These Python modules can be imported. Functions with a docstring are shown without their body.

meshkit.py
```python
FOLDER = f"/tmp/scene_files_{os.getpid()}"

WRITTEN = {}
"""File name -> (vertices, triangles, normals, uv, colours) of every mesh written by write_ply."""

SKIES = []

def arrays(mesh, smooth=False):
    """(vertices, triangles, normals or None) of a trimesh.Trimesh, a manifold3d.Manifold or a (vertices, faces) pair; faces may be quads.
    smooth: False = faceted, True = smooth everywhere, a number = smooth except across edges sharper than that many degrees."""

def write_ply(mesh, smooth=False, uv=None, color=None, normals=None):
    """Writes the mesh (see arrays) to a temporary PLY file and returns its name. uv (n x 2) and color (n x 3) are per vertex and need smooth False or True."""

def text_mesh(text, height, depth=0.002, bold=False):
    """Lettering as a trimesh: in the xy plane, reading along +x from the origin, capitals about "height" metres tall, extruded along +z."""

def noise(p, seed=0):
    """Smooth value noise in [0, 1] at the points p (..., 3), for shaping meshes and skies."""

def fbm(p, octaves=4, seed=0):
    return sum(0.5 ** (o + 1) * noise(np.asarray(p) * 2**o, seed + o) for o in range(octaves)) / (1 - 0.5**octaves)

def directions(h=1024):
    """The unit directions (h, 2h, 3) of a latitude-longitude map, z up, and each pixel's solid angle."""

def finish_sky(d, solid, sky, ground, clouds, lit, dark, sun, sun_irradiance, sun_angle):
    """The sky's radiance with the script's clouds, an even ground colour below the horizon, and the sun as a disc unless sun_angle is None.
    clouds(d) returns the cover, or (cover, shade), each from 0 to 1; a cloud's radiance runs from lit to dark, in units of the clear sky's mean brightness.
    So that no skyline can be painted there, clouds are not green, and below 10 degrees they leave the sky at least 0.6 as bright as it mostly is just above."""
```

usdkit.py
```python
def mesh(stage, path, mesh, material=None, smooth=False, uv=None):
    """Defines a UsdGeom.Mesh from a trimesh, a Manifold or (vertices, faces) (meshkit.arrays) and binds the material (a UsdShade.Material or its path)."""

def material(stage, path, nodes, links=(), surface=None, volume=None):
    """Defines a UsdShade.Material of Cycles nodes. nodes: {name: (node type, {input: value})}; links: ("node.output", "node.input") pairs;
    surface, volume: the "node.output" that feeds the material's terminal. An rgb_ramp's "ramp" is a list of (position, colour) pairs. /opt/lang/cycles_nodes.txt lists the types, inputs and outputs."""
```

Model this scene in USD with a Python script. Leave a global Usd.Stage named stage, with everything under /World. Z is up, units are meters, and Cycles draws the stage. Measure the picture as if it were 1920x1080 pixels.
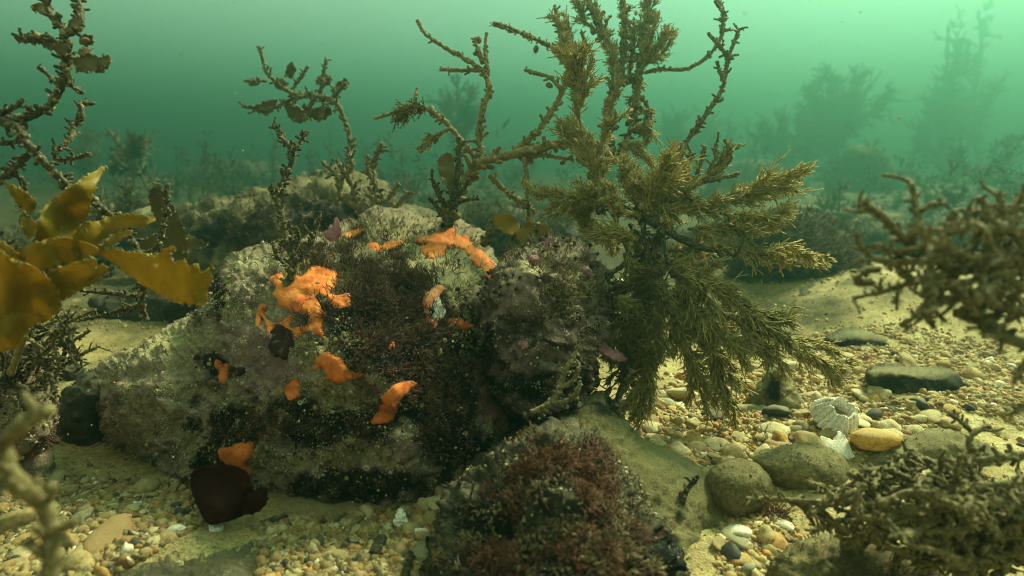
import math
import numpy as np
import shapely
from shapely.geometry import Polygon
from scipy.spatial import Delaunay
from scipy.interpolate import LinearNDInterpolator, NearestNDInterpolator
import trimesh
import usdkit
from meshkit import noise, fbm
from pxr import Usd, UsdGeom, UsdLux, UsdShade, Gf, Sdf, Vt

# ------------------------------------------------------------------ camera, sky, sun, exposure
stage = Usd.Stage.CreateInMemory()
UsdGeom.Xform.Define(stage, '/World')
PITCH, F, H = math.radians(11.6), 1144.0, 0.40
SP, CP = math.sin(PITCH), math.cos(PITCH)
cam = UsdGeom.Camera.Define(stage, '/World/camera')
cam.CreateHorizontalApertureAttr(36.0)
cam.CreateFocalLengthAttr(36.0 * F / 1920)
cam.CreateClippingRangeAttr(Gf.Vec2f(.02, 1000))
cam.CreateFStopAttr(4.2)
cam.CreateFocusDistanceAttr(.84)
cam.CreateExposureAttr(3.42)
cam.AddTranslateOp().Set(Gf.Vec3d(0, 0, H))
cam.AddRotateXOp().Set(90 - math.degrees(PITCH))

AZ, EL = math.radians(45), math.radians(45)
SUN = np.array([math.sin(AZ) * math.cos(EL), math.cos(AZ) * math.cos(EL), math.sin(EL)])
sky_m = usdkit.material(stage, '/World/Looks/sky_light', {
    's': ('sky_texture', {'sky_type': 'single_scattering', 'sun_disc': False, 'sun_elevation': EL, 'sun_rotation': math.atan2(SUN[0], SUN[1])}),
    'm': ('mix_color', {'fac': .8, 'b': (2.7, 2.6, 1.4)}),
    'b': ('background_shader', {'strength': .05})}, [('s.color', 'm.a'), ('m.result', 'b.color')], surface='b.background')
dome = UsdLux.DomeLight.Define(stage, '/World/sky')
UsdShade.MaterialBindingAPI.Apply(dome.GetPrim()).Bind(sky_m)
sun = UsdLux.DistantLight.Define(stage, '/World/sun')
sun.CreateNormalizeAttr(True)
sun.CreateIntensityAttr(.4)
sun.CreateAngleAttr(12.0)
sun.CreateColorAttr(Gf.Vec3f(1, .87, .56))
sun.AddRotateZOp().Set(-math.degrees(AZ))
sun.AddRotateXOp().Set(-(90 - math.degrees(EL)))

haze_m = usdkit.material(stage, '/World/Looks/green_water', {'p': ('principled_volume', {
    'color': (.20, .76, .50), 'density': .124, 'anisotropy': .89, 'absorption_color': (0., 0., 0.)})}, volume='p.volume')

# ------------------------------------------------------------------ helpers
CAM = np.array([0, 0, H])
FWD, UP, RIGHT = np.array([0, CP, -SP]), np.array([0, SP, CP]), np.array([1., 0, 0])


def P(px, py, d):
    """The point that the camera sees at (px, py) of the 1920 x 1080 photograph, d metres along its axis."""
    px, py, d = (np.asarray(x, float) for x in np.broadcast_arrays(px, py, d))
    return CAM + d[..., None] * (FWD + ((px - 960) / F)[..., None] * RIGHT - ((py - 540) / F)[..., None] * UP)


def proj(p):
    q = np.asarray(p) - CAM
    d = q @ FWD
    return 960 + F * (q @ RIGHT) / d, 540 - F * (q @ UP) / d, d


NAMES, BASE = {}, {'/World': np.zeros(3)}


def numbered(parent, name):
    k = (parent, name)
    NAMES[k] = NAMES.get(k, -1) + 1
    return f'{parent}/{name}' + (f'_{NAMES[k]:03d}' if NAMES[k] else '')


def tag(prim, label=None, cat=None, group=None, kind=None):
    for k, v in (('label', label), ('category', cat), ('group', group), ('kind', kind)):
        if v:
            prim.SetCustomDataByKey(k, v)
    return prim


def thing(name, label, cat, base, group=None):
    path = numbered('/World', name)
    x = UsdGeom.Xform.Define(stage, path)
    x.AddTranslateOp().Set(Gf.Vec3d(*map(float, base)))
    BASE[path] = np.asarray(base, float)
    tag(x.GetPrim(), label, cat, group)
    return path


def obj(name, mesh, mat, parent='/World', smooth=True, label=None, cat=None, group=None, kind=None, prim=None):
    """One Mesh prim; mesh is (vertices in world space, faces). prim: {name: values per vertex}."""
    path = numbered(parent, name)
    v, f = mesh
    off = BASE[parent]
    v = np.asarray(v, float) - off
    m = usdkit.mesh(stage, path, (v, f), MATS[mat], smooth)
    BASE[path] = off
    for k, a in (prim or {}).items():
        UsdGeom.PrimvarsAPI(m).CreatePrimvar(k, Sdf.ValueTypeNames.FloatArray, 'vertex').Set(Vt.FloatArray.FromNumpy(np.asarray(a, np.float32)))
    tag(m.GetPrim(), label, cat, group, kind)
    return path


def join(ms):
    vs, fs, n = [], [], 0
    for v, f in ms:
        vs.append(v); fs.append(np.asarray(f) + n); n += len(v)
    return np.vstack(vs), np.vstack(fs)


def outline(s):
    return np.array([[float(c) for c in t.split(',')] for t in s.split()])


def crop(s, ox, oy, k):
    return outline(s) / k + [ox, oy]


def chaikin(p, n=2):
    p = np.asarray(p, float)
    for _ in range(n):
        q = np.roll(p, -1, 0)
        p = np.stack([.75 * p + .25 * q, .25 * p + .75 * q], 1).reshape(-1, 2)
    return p


def closed(p, k=5):
    """A smooth closed line through the traced points."""
    p = np.asarray(p, float)
    a, b, c, d = np.roll(p, 1, 0), p, np.roll(p, -1, 0), np.roll(p, -2, 0)
    t = (np.arange(k) / k)[None, :, None]
    q = .5 * (2 * b[:, None] + (c - a)[:, None] * t + (2 * a - 5 * b + 4 * c - d)[:, None] * t ** 2 + (3 * b - a - 3 * c + d)[:, None] * t ** 3)
    return q.reshape(-1, 2)


def unit(v):
    return v / np.maximum(np.linalg.norm(v, axis=-1, keepdims=True), 1e-12)


def vnormals(v, f):
    n = np.zeros_like(v)
    c = np.cross(v[f[:, 1]] - v[f[:, 0]], v[f[:, 2]] - v[f[:, 0]])
    for k in range(3):
        np.add.at(n, f[:, k], c)
    return unit(n)


def fill(poly, step, rings, seed):
    """Points in a polygon: rim points first, then rings just inside it, then a jittered grid. Returns (points, number on the rim, triangles)."""
    rng = np.random.default_rng(seed)
    if poly.geom_type != 'Polygon':
        poly = max(poly.geoms, key=lambda g: g.area)

    def rim(pg, s):
        out = []
        for g in getattr(pg, 'geoms', [pg]):
            for ring in [g.exterior, *g.interiors]:
                k = max(6, int(ring.length / s))
                out.append(np.array([ring.interpolate(t, normalized=True).coords[0] for t in np.arange(k) / k]))
        return np.vstack(out) if out else np.zeros((0, 2))
    pts = [rim(poly, step)]
    nb = len(pts[0])
    last = 0
    for d in rings:
        inner = poly.buffer(-d)
        if not inner.is_empty:
            pts.append(rim(inner, step * (1.0 + .1 * d / step)))
            last = d
    inner = poly.buffer(-(last + .6 * step))
    if not inner.is_empty:
        x0, y0, x1, y1 = inner.bounds
        gx, gy = np.meshgrid(np.arange(x0, x1, step), np.arange(y0, y1, step))
        g = np.stack([gx.ravel(), gy.ravel()], 1) + rng.uniform(-.25, .25, (gx.size, 2)) * step
        pts.append(g[shapely.contains_xy(inner, g[:, 0], g[:, 1])])
    p = np.vstack(pts)
    t = Delaunay(p + rng.normal(0, 1e-4, p.shape)).simplices
    c = p[t].mean(1)
    t = t[shapely.contains_xy(poly, c[:, 0], c[:, 1])]
    a, b, cc = p[t[:, 0]], p[t[:, 1]], p[t[:, 2]]
    cross = (b[:, 0] - a[:, 0]) * (cc[:, 1] - a[:, 1]) - (b[:, 1] - a[:, 1]) * (cc[:, 0] - a[:, 0])
    t = t[np.abs(cross) > 1e-9]
    cross = cross[np.abs(cross) > 1e-9]
    t = np.where(cross[:, None] > 0, t[:, [0, 2, 1]], t)      # faces the camera
    return p, nb, t


def blobs(p, spec):
    """Soft ellipses summed at pixels p: spec rows cx, cy, rx, ry, strength."""
    out = np.zeros(len(p))
    for cx, cy, rx, ry, s in spec:
        out += s * np.exp(-(((p[:, 0] - cx) / rx) ** 2 + ((p[:, 1] - cy) / ry) ** 2))
    return np.clip(out, 0, 1.2)


class Rock:
    """A stone whose outline, depth and front relief come from the photograph and whose back closes behind it."""

    def __init__(self, pts, D, Tf, Tb=None, R=None, step=5, tilt=(0, 0), bumps=(), amp=(.016, .006, .0022, .0012), freq=(7, 28, 110, 300), seed=1, facets=0, power=2.0):
        pts = outline(pts) if isinstance(pts, str) else np.asarray(pts, float)
        poly = Polygon(closed(pts)).buffer(0)
        if poly.geom_type != 'Polygon':
            poly = max(poly.geoms, key=lambda g: g.area)
        self.poly = poly
        p, nb, t = fill(poly, step, [.12 * step, .4 * step, 1.0 * step, 1.8 * step], seed)
        q, nq, u = fill(poly, step * 4, [], seed + 1)
        # the back shares the front's rim
        q = np.vstack([p[:nb], q[nq:]])
        u = Delaunay(q + np.random.default_rng(3).normal(0, 1e-4, q.shape)).simplices
        c = q[u].mean(1)
        u = u[shapely.contains_xy(poly, c[:, 0], c[:, 1])]
        a, b, cc = q[u[:, 0]], q[u[:, 1]], q[u[:, 2]]
        cr = (b[:, 0] - a[:, 0]) * (cc[:, 1] - a[:, 1]) - (b[:, 1] - a[:, 1]) * (cc[:, 0] - a[:, 0])
        u = u[np.abs(cr) > 1e-9]; cr = cr[np.abs(cr) > 1e-9]
        u = np.where(cr[:, None] < 0, u[:, [0, 2, 1]], u)
        dist = lambda z: shapely.distance(poly.exterior, shapely.points(z))
        df, db = dist(p), dist(q)
        df[:nb] = 0; db[:nb] = 0
        R = R or .9 * max(df.max(), 1)
        Tb = Tb or Tf
        cx, cy = poly.centroid.x, poly.centroid.y
        pr = lambda d: np.sqrt(np.maximum(1 - np.abs(1 - np.minimum(d / R, 1)) ** power, 0))
        base = lambda z: D + tilt[0] * (z[:, 0] - cx) + tilt[1] * (cy - z[:, 1])
        front = base(p) - Tf * pr(df)
        for bx, by, rx, ry, h in bumps:
            front -= h * np.exp(-(((p[:, 0] - bx) / rx) ** 2 + ((p[:, 1] - by) / ry) ** 2)) * np.minimum(df / (.3 * R), 1)
        back = base(q) + Tb * pr(db)
        n = len(p)
        v = np.vstack([P(p[:, 0], p[:, 1], front), P(q[nb:, 0], q[nb:, 1], back[nb:])])
        u = np.where(u >= nb, u - nb + n, u)
        f = np.vstack([t, u])
        if facets:          # broken faces: planes that cut the lump
            r = np.random.default_rng(seed + 70)
            c0, ext = v.mean(0), np.abs(v - v.mean(0)).max(0)
            for _ in range(facets):
                u_ = unit(r.normal(size=3) + [0, -.5, .35])
                h = (np.abs(u_) @ ext) * r.uniform(.42, .7)
                over = (v - c0) @ u_ - h
                v = v - u_ * (np.maximum(over, 0) * .9)[:, None]
        nrm = vnormals(v, f)
        disp = np.zeros(len(v))
        for i, (am, fr) in enumerate(zip(amp, freq)):
            x = fbm(v * fr, 3, seed * 17 + i * 5)
            disp += am * ((1 - np.abs(2 * x - 1) * 1.6) if i == 1 else (2 * x - 1) * 1.6)
        v = v + nrm * disp[:, None]
        self.v, self.f, self.nf = v, f, n
        self.n = vnormals(v, f)
        px, py, d = proj(v)
        self.px = np.stack([px, py], 1)
        self.step = step
        self.covers = []
        self._s = None
        self.d0 = D - Tf * .7

    def base(self):
        lo = self.v[:, 2].min()
        return np.array([self.v[:, 0].mean(), self.v[:, 1].mean(), max(lo, 0)])

    def sample(self, p):
        """World points and normals of the front at pixels p."""
        if self._s is None:
            k = self.nf
            ok = np.einsum('ij,ij->i', self.n[:k], CAM - self.v[:k]) > 0
            src, val = self.px[:k][ok], np.hstack([self.v[:k][ok], self.n[:k][ok]])
            self._s = LinearNDInterpolator(src, val), NearestNDInterpolator(src, val)
        r = self._s[0](p)
        bad = ~np.isfinite(r[:, 0])
        if bad.any():
            r[bad] = self._s[1](np.asarray(p)[bad])
        return r[:, :3], unit(r[:, 3:])

    def scatter(self, count, seed, weight=None):
        """Random front vertices with a chance given by weight(pixels), nudged apart."""
        rng = np.random.default_rng(seed)
        k = self.nf
        w = np.ones(k) if weight is None else np.clip(weight(self.px[:k], self.n[:k]), 0, None)
        w = w * (self.v[:k, 2] > -.01)
        for pg in self.covers:
            w = w * ~shapely.contains_xy(pg, self.px[:k, 0], self.px[:k, 1])
        i = rng.choice(k, count, p=w / w.sum())
        return self.v[i] + rng.normal(0, .0012, (count, 3)), self.n[i]


def resample(path, spacing):
    """Catmull-Rom through the points, then even steps."""
    path = np.asarray(path, float)
    if len(path) > 2:
        a = np.vstack([2 * path[0] - path[1], path, 2 * path[-1] - path[-2]])
        out = []
        for i in range(1, len(a) - 2):
            t = np.linspace(0, 1, 12, endpoint=False)[:, None]
            p0, p1, p2, p3 = a[i - 1], a[i], a[i + 1], a[i + 2]
            out.append(.5 * (2 * p1 + (p2 - p0) * t + (2 * p0 - 5 * p1 + 4 * p2 - p3) * t ** 2 + (3 * p1 - p0 - 3 * p2 + p3) * t ** 3))
        path = np.vstack(out + [path[-1:]])
    s = np.concatenate([[0], np.cumsum(np.linalg.norm(np.diff(path, axis=0), axis=1))])
    n = max(3, int(s[-1] / spacing) + 1)
    x = np.linspace(0, s[-1], n)
    return np.stack([np.interp(x, s, path[:, k]) for k in range(path.shape[1])], 1)


def tube(path, rad, sides=8, rough=.0, seed=0, lump=None):
    """A closed tube along world points with a rough skin."""
    k = len(path)
    rad = np.broadcast_to(rad, (k,)).astype(float)
    t = unit(np.gradient(path, axis=0))
    a = np.zeros_like(path)
    ref = np.array([0, 0, 1.]) if abs(t[0, 2]) < .9 else np.array([1., 0, 0])
    cur = unit(np.cross(t[0], ref))
    for i in range(k):
        cur = unit(cur - t[i] * (cur @ t[i]))
        a[i] = cur
    b = np.cross(t, a)
    ang = np.arange(sides) * 2 * np.pi / sides
    ring = np.cos(ang)[None, :, None] * a[:, None] + np.sin(ang)[None, :, None] * b[:, None]
    r = rad[:, None] * np.ones(sides)
    if rough:
        mean = max(rad.mean(), 1e-6)
        q = (path[:, None] + ring * rad[:, None, None]) / mean
        r = r * (1 + rough * (2 * noise(q * .9, seed) - 1) + .8 * rough * (2 * noise(q * .33, seed + 9) - 1))
    v = path[:, None] + ring * r[..., None]
    i, j = np.meshgrid(np.arange(k - 1), np.arange(sides), indexing='ij')
    A, B, C, D = i * sides + j, i * sides + (j + 1) % sides, (i + 1) * sides + (j + 1) % sides, (i + 1) * sides + j
    f = np.vstack([np.stack([A, B, C], -1).reshape(-1, 3), np.stack([A, C, D], -1).reshape(-1, 3)])
    v = v.reshape(-1, 3)
    n = len(v)
    v = np.vstack([v, path[0] - t[0] * rad[0] * .5, path[-1] + t[-1] * rad[-1] * .7])
    j = np.arange(sides)
    f = np.vstack([f, np.stack([np.full(sides, n), (j + 1) % sides, j], 1), np.stack([np.full(sides, n + 1), (k - 1) * sides + j, (k - 1) * sides + (j + 1) % sides], 1)])
    return v, f


def strands(pts, rad, sides=3):
    """Many thin tubes at once: pts (N, K, 3), rad (N, K). Returns mesh and each vertex's place along its strand."""
    N, K, _ = pts.shape
    t = unit(np.gradient(pts, axis=1))
    ref = np.where(np.abs(t[:, :1, 2:]) < .8, [0, 0, 1.], [1., 0, 0])
    a = unit(np.cross(t, ref)); b = np.cross(t, a)
    ang = np.arange(sides) * 2 * np.pi / sides
    v = pts[:, :, None] + rad[:, :, None, None] * (np.cos(ang)[None, None, :, None] * a[:, :, None] + np.sin(ang)[None, None, :, None] * b[:, :, None])
    i, j = np.meshgrid(np.arange(K - 1), np.arange(sides), indexing='ij')
    A, B, C, D = i * sides + j, i * sides + (j + 1) % sides, (i + 1) * sides + (j + 1) % sides, (i + 1) * sides + j
    f = np.vstack([np.stack([A, B, C], -1).reshape(-1, 3), np.stack([A, C, D], -1).reshape(-1, 3)])
    f = np.vstack([f] + [[[(K - 1) * sides, (K - 1) * sides + x, (K - 1) * sides + x + 1]] for x in range(1, sides - 1)])
    f = (f[None] + (np.arange(N) * K * sides)[:, None, None]).reshape(-1, 3)
    tip = np.broadcast_to(np.linspace(0, 1, K)[None, :, None], (N, K, sides)).ravel()
    return (v.reshape(-1, 3), f), tip


ICO = trimesh.creation.icosahedron()
ICO1 = trimesh.creation.icosphere(1)
ICO2 = trimesh.creation.icosphere(2)


def rand_rot(n, rng):
    q = unit(rng.normal(size=(n, 4)))
    w, x, y, z = q.T
    return np.stack([1 - 2 * (y * y + z * z), 2 * (x * y - z * w), 2 * (x * z + y * w), 2 * (x * y + z * w), 1 - 2 * (x * x + z * z), 2 * (y * z - x * w),
                     2 * (x * z - y * w), 2 * (y * z + x * w), 1 - 2 * (x * x + y * y)], -1).reshape(n, 3, 3)


def lumps(pos, size, seed, mesh=ICO, flat=(.55, 1.3)):
    """A joined mesh of small irregular grains at the points."""
    rng = np.random.default_rng(seed)
    n = len(pos)
    b = np.asarray(mesh.vertices)
    v = b[None] * rng.uniform(.75, 1.25, (n, len(b), 1)) * rng.uniform(*flat, (n, 1, 3))
    v = np.einsum('nij,nkj->nki', rand_rot(n, rng), v) * np.broadcast_to(size, (n,))[:, None, None] + pos[:, None]
    f = (mesh.faces[None] + (np.arange(n) * len(b))[:, None, None]).reshape(-1, 3)
    return v.reshape(-1, 3), f


def around(normal, rng):
    """A random unit vector square to each normal."""
    r = rng.normal(size=normal.shape)
    return unit(r - normal * np.einsum('ij,ij->i', r, normal)[:, None])


def turf(pos, nrm, length, radius, seed, lean=.8, K=5, forks=1, up=.25):
    """Short wiry algae strands standing on a surface."""
    rng = np.random.default_rng(seed)
    n = len(pos)
    L = length * rng.uniform(.45, 1.3, n)
    d = unit(nrm + lean * around(nrm, rng) * rng.uniform(.2, 1.2, (n, 1)) + [0, 0, up])
    c = around(d, rng)
    s = np.linspace(0, 1, K)[None, :, None]
    bend = rng.uniform(.1, .7, (n, 1, 1))
    pts = pos[:, None] + L[:, None, None] * (s * d[:, None] + bend * s ** 2 * c[:, None])
    all_p, all_r = [pts], [radius * rng.uniform(.6, 1.2, (n, 1)) * np.linspace(1, .45, K)[None]]
    for k in range(forks):
        j = rng.integers(1, K - 1, n)
        b = pts[np.arange(n), j]
        d2 = unit(d + 1.1 * around(d, rng))
        all_p.append(b[:, None] + .55 * L[:, None, None] * (s * d2[:, None] + .2 * s ** 2 * c[:, None]))
        all_r.append(all_r[0] * .8)
    return strands(np.vstack(all_p), np.vstack(all_r))


def parse_path(s, wob=0.02, seed=0, default=1.0):
    """'x,y,depth x,y ...' in pixels; missing depths are interpolated, and the path wanders a little in depth."""
    rows = [t.split(',') for t in s.split()]
    xy = np.array([[float(r[0]), float(r[1])] for r in rows])
    known = [(i, float(r[2])) for i, r in enumerate(rows) if len(r) > 2] or [(0, default)]
    d = np.interp(np.arange(len(rows)), [k for k, _ in known], [x for _, x in known])
    rng = np.random.default_rng(seed)
    d = d * (1 + wob * np.cumsum(rng.normal(0, .35, len(rows))))
    return P(xy[:, 0], xy[:, 1], d)


def pxsize(p):
    """Metres per photograph pixel at world points."""
    return ((np.asarray(p) - CAM) @ FWD) / F


def silt_on(paths_r, per_len, seed, size=.5):
    """Grains of silt along tubes: [(path, radii)]; per_len grains per radius of length."""
    rng = np.random.default_rng(seed)
    pos, sz = [], []
    for path, rad in paths_r:
        L = np.linalg.norm(np.diff(path, axis=0), axis=1).sum()
        n = int(per_len * L / max(rad.mean(), 1e-5)) + 2
        i = rng.integers(0, len(path) - 1, n)
        w = rng.random((n, 1))
        c = path[i] * (1 - w) + path[i + 1] * w
        t = unit(path[i + 1] - path[i])
        r = rad[i]
        a = around(t, rng)
        a[:, 2] += .25
        pos.append(c + unit(a) * (r * rng.uniform(.75, 1.2, n))[:, None])
        sz.append(r * size * rng.lognormal(-.25, .45, n))
    return lumps(np.vstack(pos), np.concatenate(sz), seed + 1)


def frond(path, nlen, count, nrad, seed, spread=.9, fw=1.0, droop=0.0, forks=2, taper=(.6, 1.0, .7), K=5):
    """Needles around a stalk: world path, needle length and radius in metres. Returns mesh and tip values."""
    rng = np.random.default_rng(seed)
    path = resample(path, .004)
    k = len(path)
    L0 = np.linalg.norm(path[-1] - path[0]) + 1e-9
    q = path / L0 * 3.5
    wob = np.stack([noise(q, seed + a) - .5 for a in range(3)], 1)
    path = path + wob * L0 * .16 * np.linspace(0, 1, k)[:, None]
    t = unit(np.gradient(path, axis=0))
    u = (np.floor(rng.random(count) * 16) + rng.normal(.5, .22, count)).clip(0, 16) / 16
    i = np.minimum((u * (k - 1)).astype(int), k - 1)
    L = nlen * np.interp(u, [0, .5, 1], taper) * rng.lognormal(-.2, .34, count)
    tt = t[i]
    rad = around(tt, rng)
    d = unit(fw * tt + spread * rad * rng.uniform(.3, 1.5, (count, 1)))
    s = np.linspace(0, 1, K)[None, :, None]
    curl = around(d, rng)
    g = np.array([0, 0, -1.0])
    pts = path[i][:, None] + L[:, None, None] * (s * d[:, None] + s ** 2 * (.22 * tt[:, None] - .1 * rad[:, None] + droop * g + rng.uniform(.1, 1.0, (count, 1, 1)) * curl[:, None]))
    R = nrad * rng.uniform(.75, 1.2, (count, 1)) * np.linspace(1, .65, K)[None]
    ap, ar, at = [pts], [R], [np.zeros(count)]
    for q in range(forks):
        j = rng.integers(1, K - 1, count)
        b = pts[np.arange(count), j]
        d2 = unit(d + .75 * around(d, rng))
        L2 = L * rng.uniform(.35, .65, count)
        c2 = around(d2, rng)
        ap.append(b[:, None] + L2[:, None, None] * (s * d2[:, None] + s ** 2 * (.25 * tt[:, None] + droop * g + .2 * c2[:, None])))
        ar.append(R * .9)
    m, tip = strands(np.vstack(ap), np.vstack(ar))
    return m, tip


# ------------------------------------------------------------------ materials
MATS = {}
mat = lambda name, nodes, links, **k: MATS.__setitem__(name, usdkit.material(stage, '/World/Looks/' + name, nodes, links, **k))


def chain_rock(name, ramp, dark=(.008, .006, .006), sand=(.33, .28, .15), purple=(.20, .095, .135), green=(.16, .16, .035), speck=(.5, .47, .34), silt=.5, speck_amt=.5, bump=.9, fine=1.0):
    """An encrusted stone: mottled base, patches from the mesh's own masks (dark crust, sand, coralline, green), pale specks, silt settled on top."""
    mat(name, {
        'g': ('geometry', {}),
        'n1': ('noise_texture', {'scale': 22 * fine, 'detail': 6., 'roughness': .62}),
        'r1': ('rgb_ramp', {'ramp': ramp}),
        'n2': ('noise_texture', {'scale': 150 * fine, 'detail': 5., 'roughness': .7}),
        'r2': ('rgb_ramp', {'ramp': [(.25, (.35, .33, .33)), (.5, (1, 1, 1)), (.75, (1.5, 1.5, 1.45))]}),
        'n3': ('noise_texture', {'scale': 620 * fine, 'detail': 3., 'roughness': .7}),
        'r3': ('rgb_ramp', {'ramp': [(.3, (.45, .44, .42)), (.5, (1, 1, 1)), (.7, (1.5, 1.5, 1.45))]}),
        'm1': ('mix_color', {'blend_type': 'multiply', 'fac': 1.}),
        'm7': ('mix_color', {'blend_type': 'multiply', 'fac': .8}),
        # purple coralline
        'np': ('noise_texture', {'scale': 30 * fine, 'detail': 5., 'roughness': .6, 'vector': (0, 0, 0)}),
        'ap': ('attribute', {'attribute': 'purple'}),
        'pp': ('math', {'math_type': 'multiply_add', 'value2': 2.6, 'value3': -2.05}),
        'pa': ('math', {'math_type': 'multiply_add', 'value2': 1.5, 'use_clamp': True}),
        'ps': ('math', {'math_type': 'multiply', 'value2': .8}),
        'm2': ('mix_color', {'b': purple}),
        # green film
        'ag': ('attribute', {'attribute': 'green'}),
        'gp': ('math', {'math_type': 'multiply_add', 'value2': 3.2, 'value3': -2.35}),
        'ga': ('math', {'math_type': 'multiply_add', 'value2': 1.3, 'use_clamp': True}),
        'm3': ('mix_color', {'b': green}),
        # sand patches and silt on faces that look up
        'as': ('attribute', {'attribute': 'sand'}),
        'nz': ('separate_xyz', {}),
        'up': ('map_range', {'range_type': 'smoothstep', 'from_min': .25, 'from_max': .95, 'to_min': 0., 'to_max': silt, 'clamp': True}),
        'sa': ('math', {'math_type': 'add'}),
        'sn': ('math', {'math_type': 'multiply_add', 'value2': 1.5, 'value3': -.85}),
        'sp': ('math', {'math_type': 'add', 'use_clamp': True}),
        'sm': ('math', {'math_type': 'multiply', 'use_clamp': True}),
        'm4': ('mix_color', {'b': sand}),
        # dark crust
        'ad': ('attribute', {'attribute': 'dark'}),
        'nd': ('noise_texture', {'scale': 30 * fine, 'detail': 7., 'roughness': .66}),
        'dn': ('math', {'math_type': 'multiply_add', 'value2': 6.0, 'value3': -3.75}),
        'da': ('math', {'math_type': 'multiply_add', 'value2': 2.35, 'use_clamp': True}),
        'm5': ('mix_color', {'b': dark}),
        # specks
        'v': ('voronoi_texture', {'scale': 330 * fine, 'randomness': 1.}),
        'vl': ('math', {'math_type': 'less_than', 'value2': .33}),
        'nv': ('noise_texture', {'scale': 40 * fine, 'detail': 3.}),
        'vm': ('map_range', {'range_type': 'smoothstep', 'from_min': .48, 'from_max': .66, 'to_min': 0., 'to_max': speck_amt, 'clamp': True}),
        'vf': ('math', {'math_type': 'multiply'}),
        'm6': ('mix_color', {'b': speck}),
        'bn': ('noise_texture', {'scale': 260 * fine, 'detail': 6., 'roughness': .75}),
        'b': ('bump', {'strength': bump, 'distance': .006}),
        'p': ('principled_bsdf', {'roughness': .92, 'specular_ior_level': .18}),
    }, [('g.position', x + '.vector') for x in ('n1', 'n2', 'n3', 'np', 'nd', 'v', 'nv', 'bn')] + [
        ('n1.fac', 'r1.fac'), ('n2.fac', 'r2.fac'), ('r1.color', 'm1.a'), ('r2.color', 'm1.b'),
        ('np.fac', 'pp.value1'), ('pp.value', 'pa.value3'), ('ap.fac', 'pa.value1'), ('pa.value', 'ps.value1'), ('ps.value', 'm2.fac'), ('m1.result', 'm2.a'),
        ('n2.fac', 'gp.value1'), ('gp.value', 'ga.value3'), ('ag.fac', 'ga.value1'), ('ga.value', 'm3.fac'), ('m2.result', 'm3.a'),
        ('g.normal', 'nz.vector'), ('nz.z', 'up.value'), ('up.result', 'sa.value1'), ('as.fac', 'sa.value2'),
        ('nd.fac', 'sn.value1'), ('sn.value', 'sp.value1'), ('sa.value', 'sp.value2'), ('sp.value', 'sm.value1'), ('sa.value', 'sm.value2'), ('sm.value', 'm4.fac'), ('m3.result', 'm4.a'),
        ('nd.fac', 'dn.value1'), ('ad.fac', 'da.value1'), ('dn.value', 'da.value3'), ('da.value', 'm5.fac'), ('m4.result', 'm5.a'),
        ('v.distance', 'vl.value1'), ('nv.fac', 'vm.value'), ('vl.value', 'vf.value1'), ('vm.result', 'vf.value2'), ('vf.value', 'm6.fac'), ('n3.fac', 'r3.fac'), ('m5.result', 'm7.a'), ('r3.color', 'm7.b'), ('m7.result', 'm6.a'),
        ('bn.fac', 'b.height'), ('b.normal', 'p.normal'), ('m6.result', 'p.base_color')], surface='p.BSDF')


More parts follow.
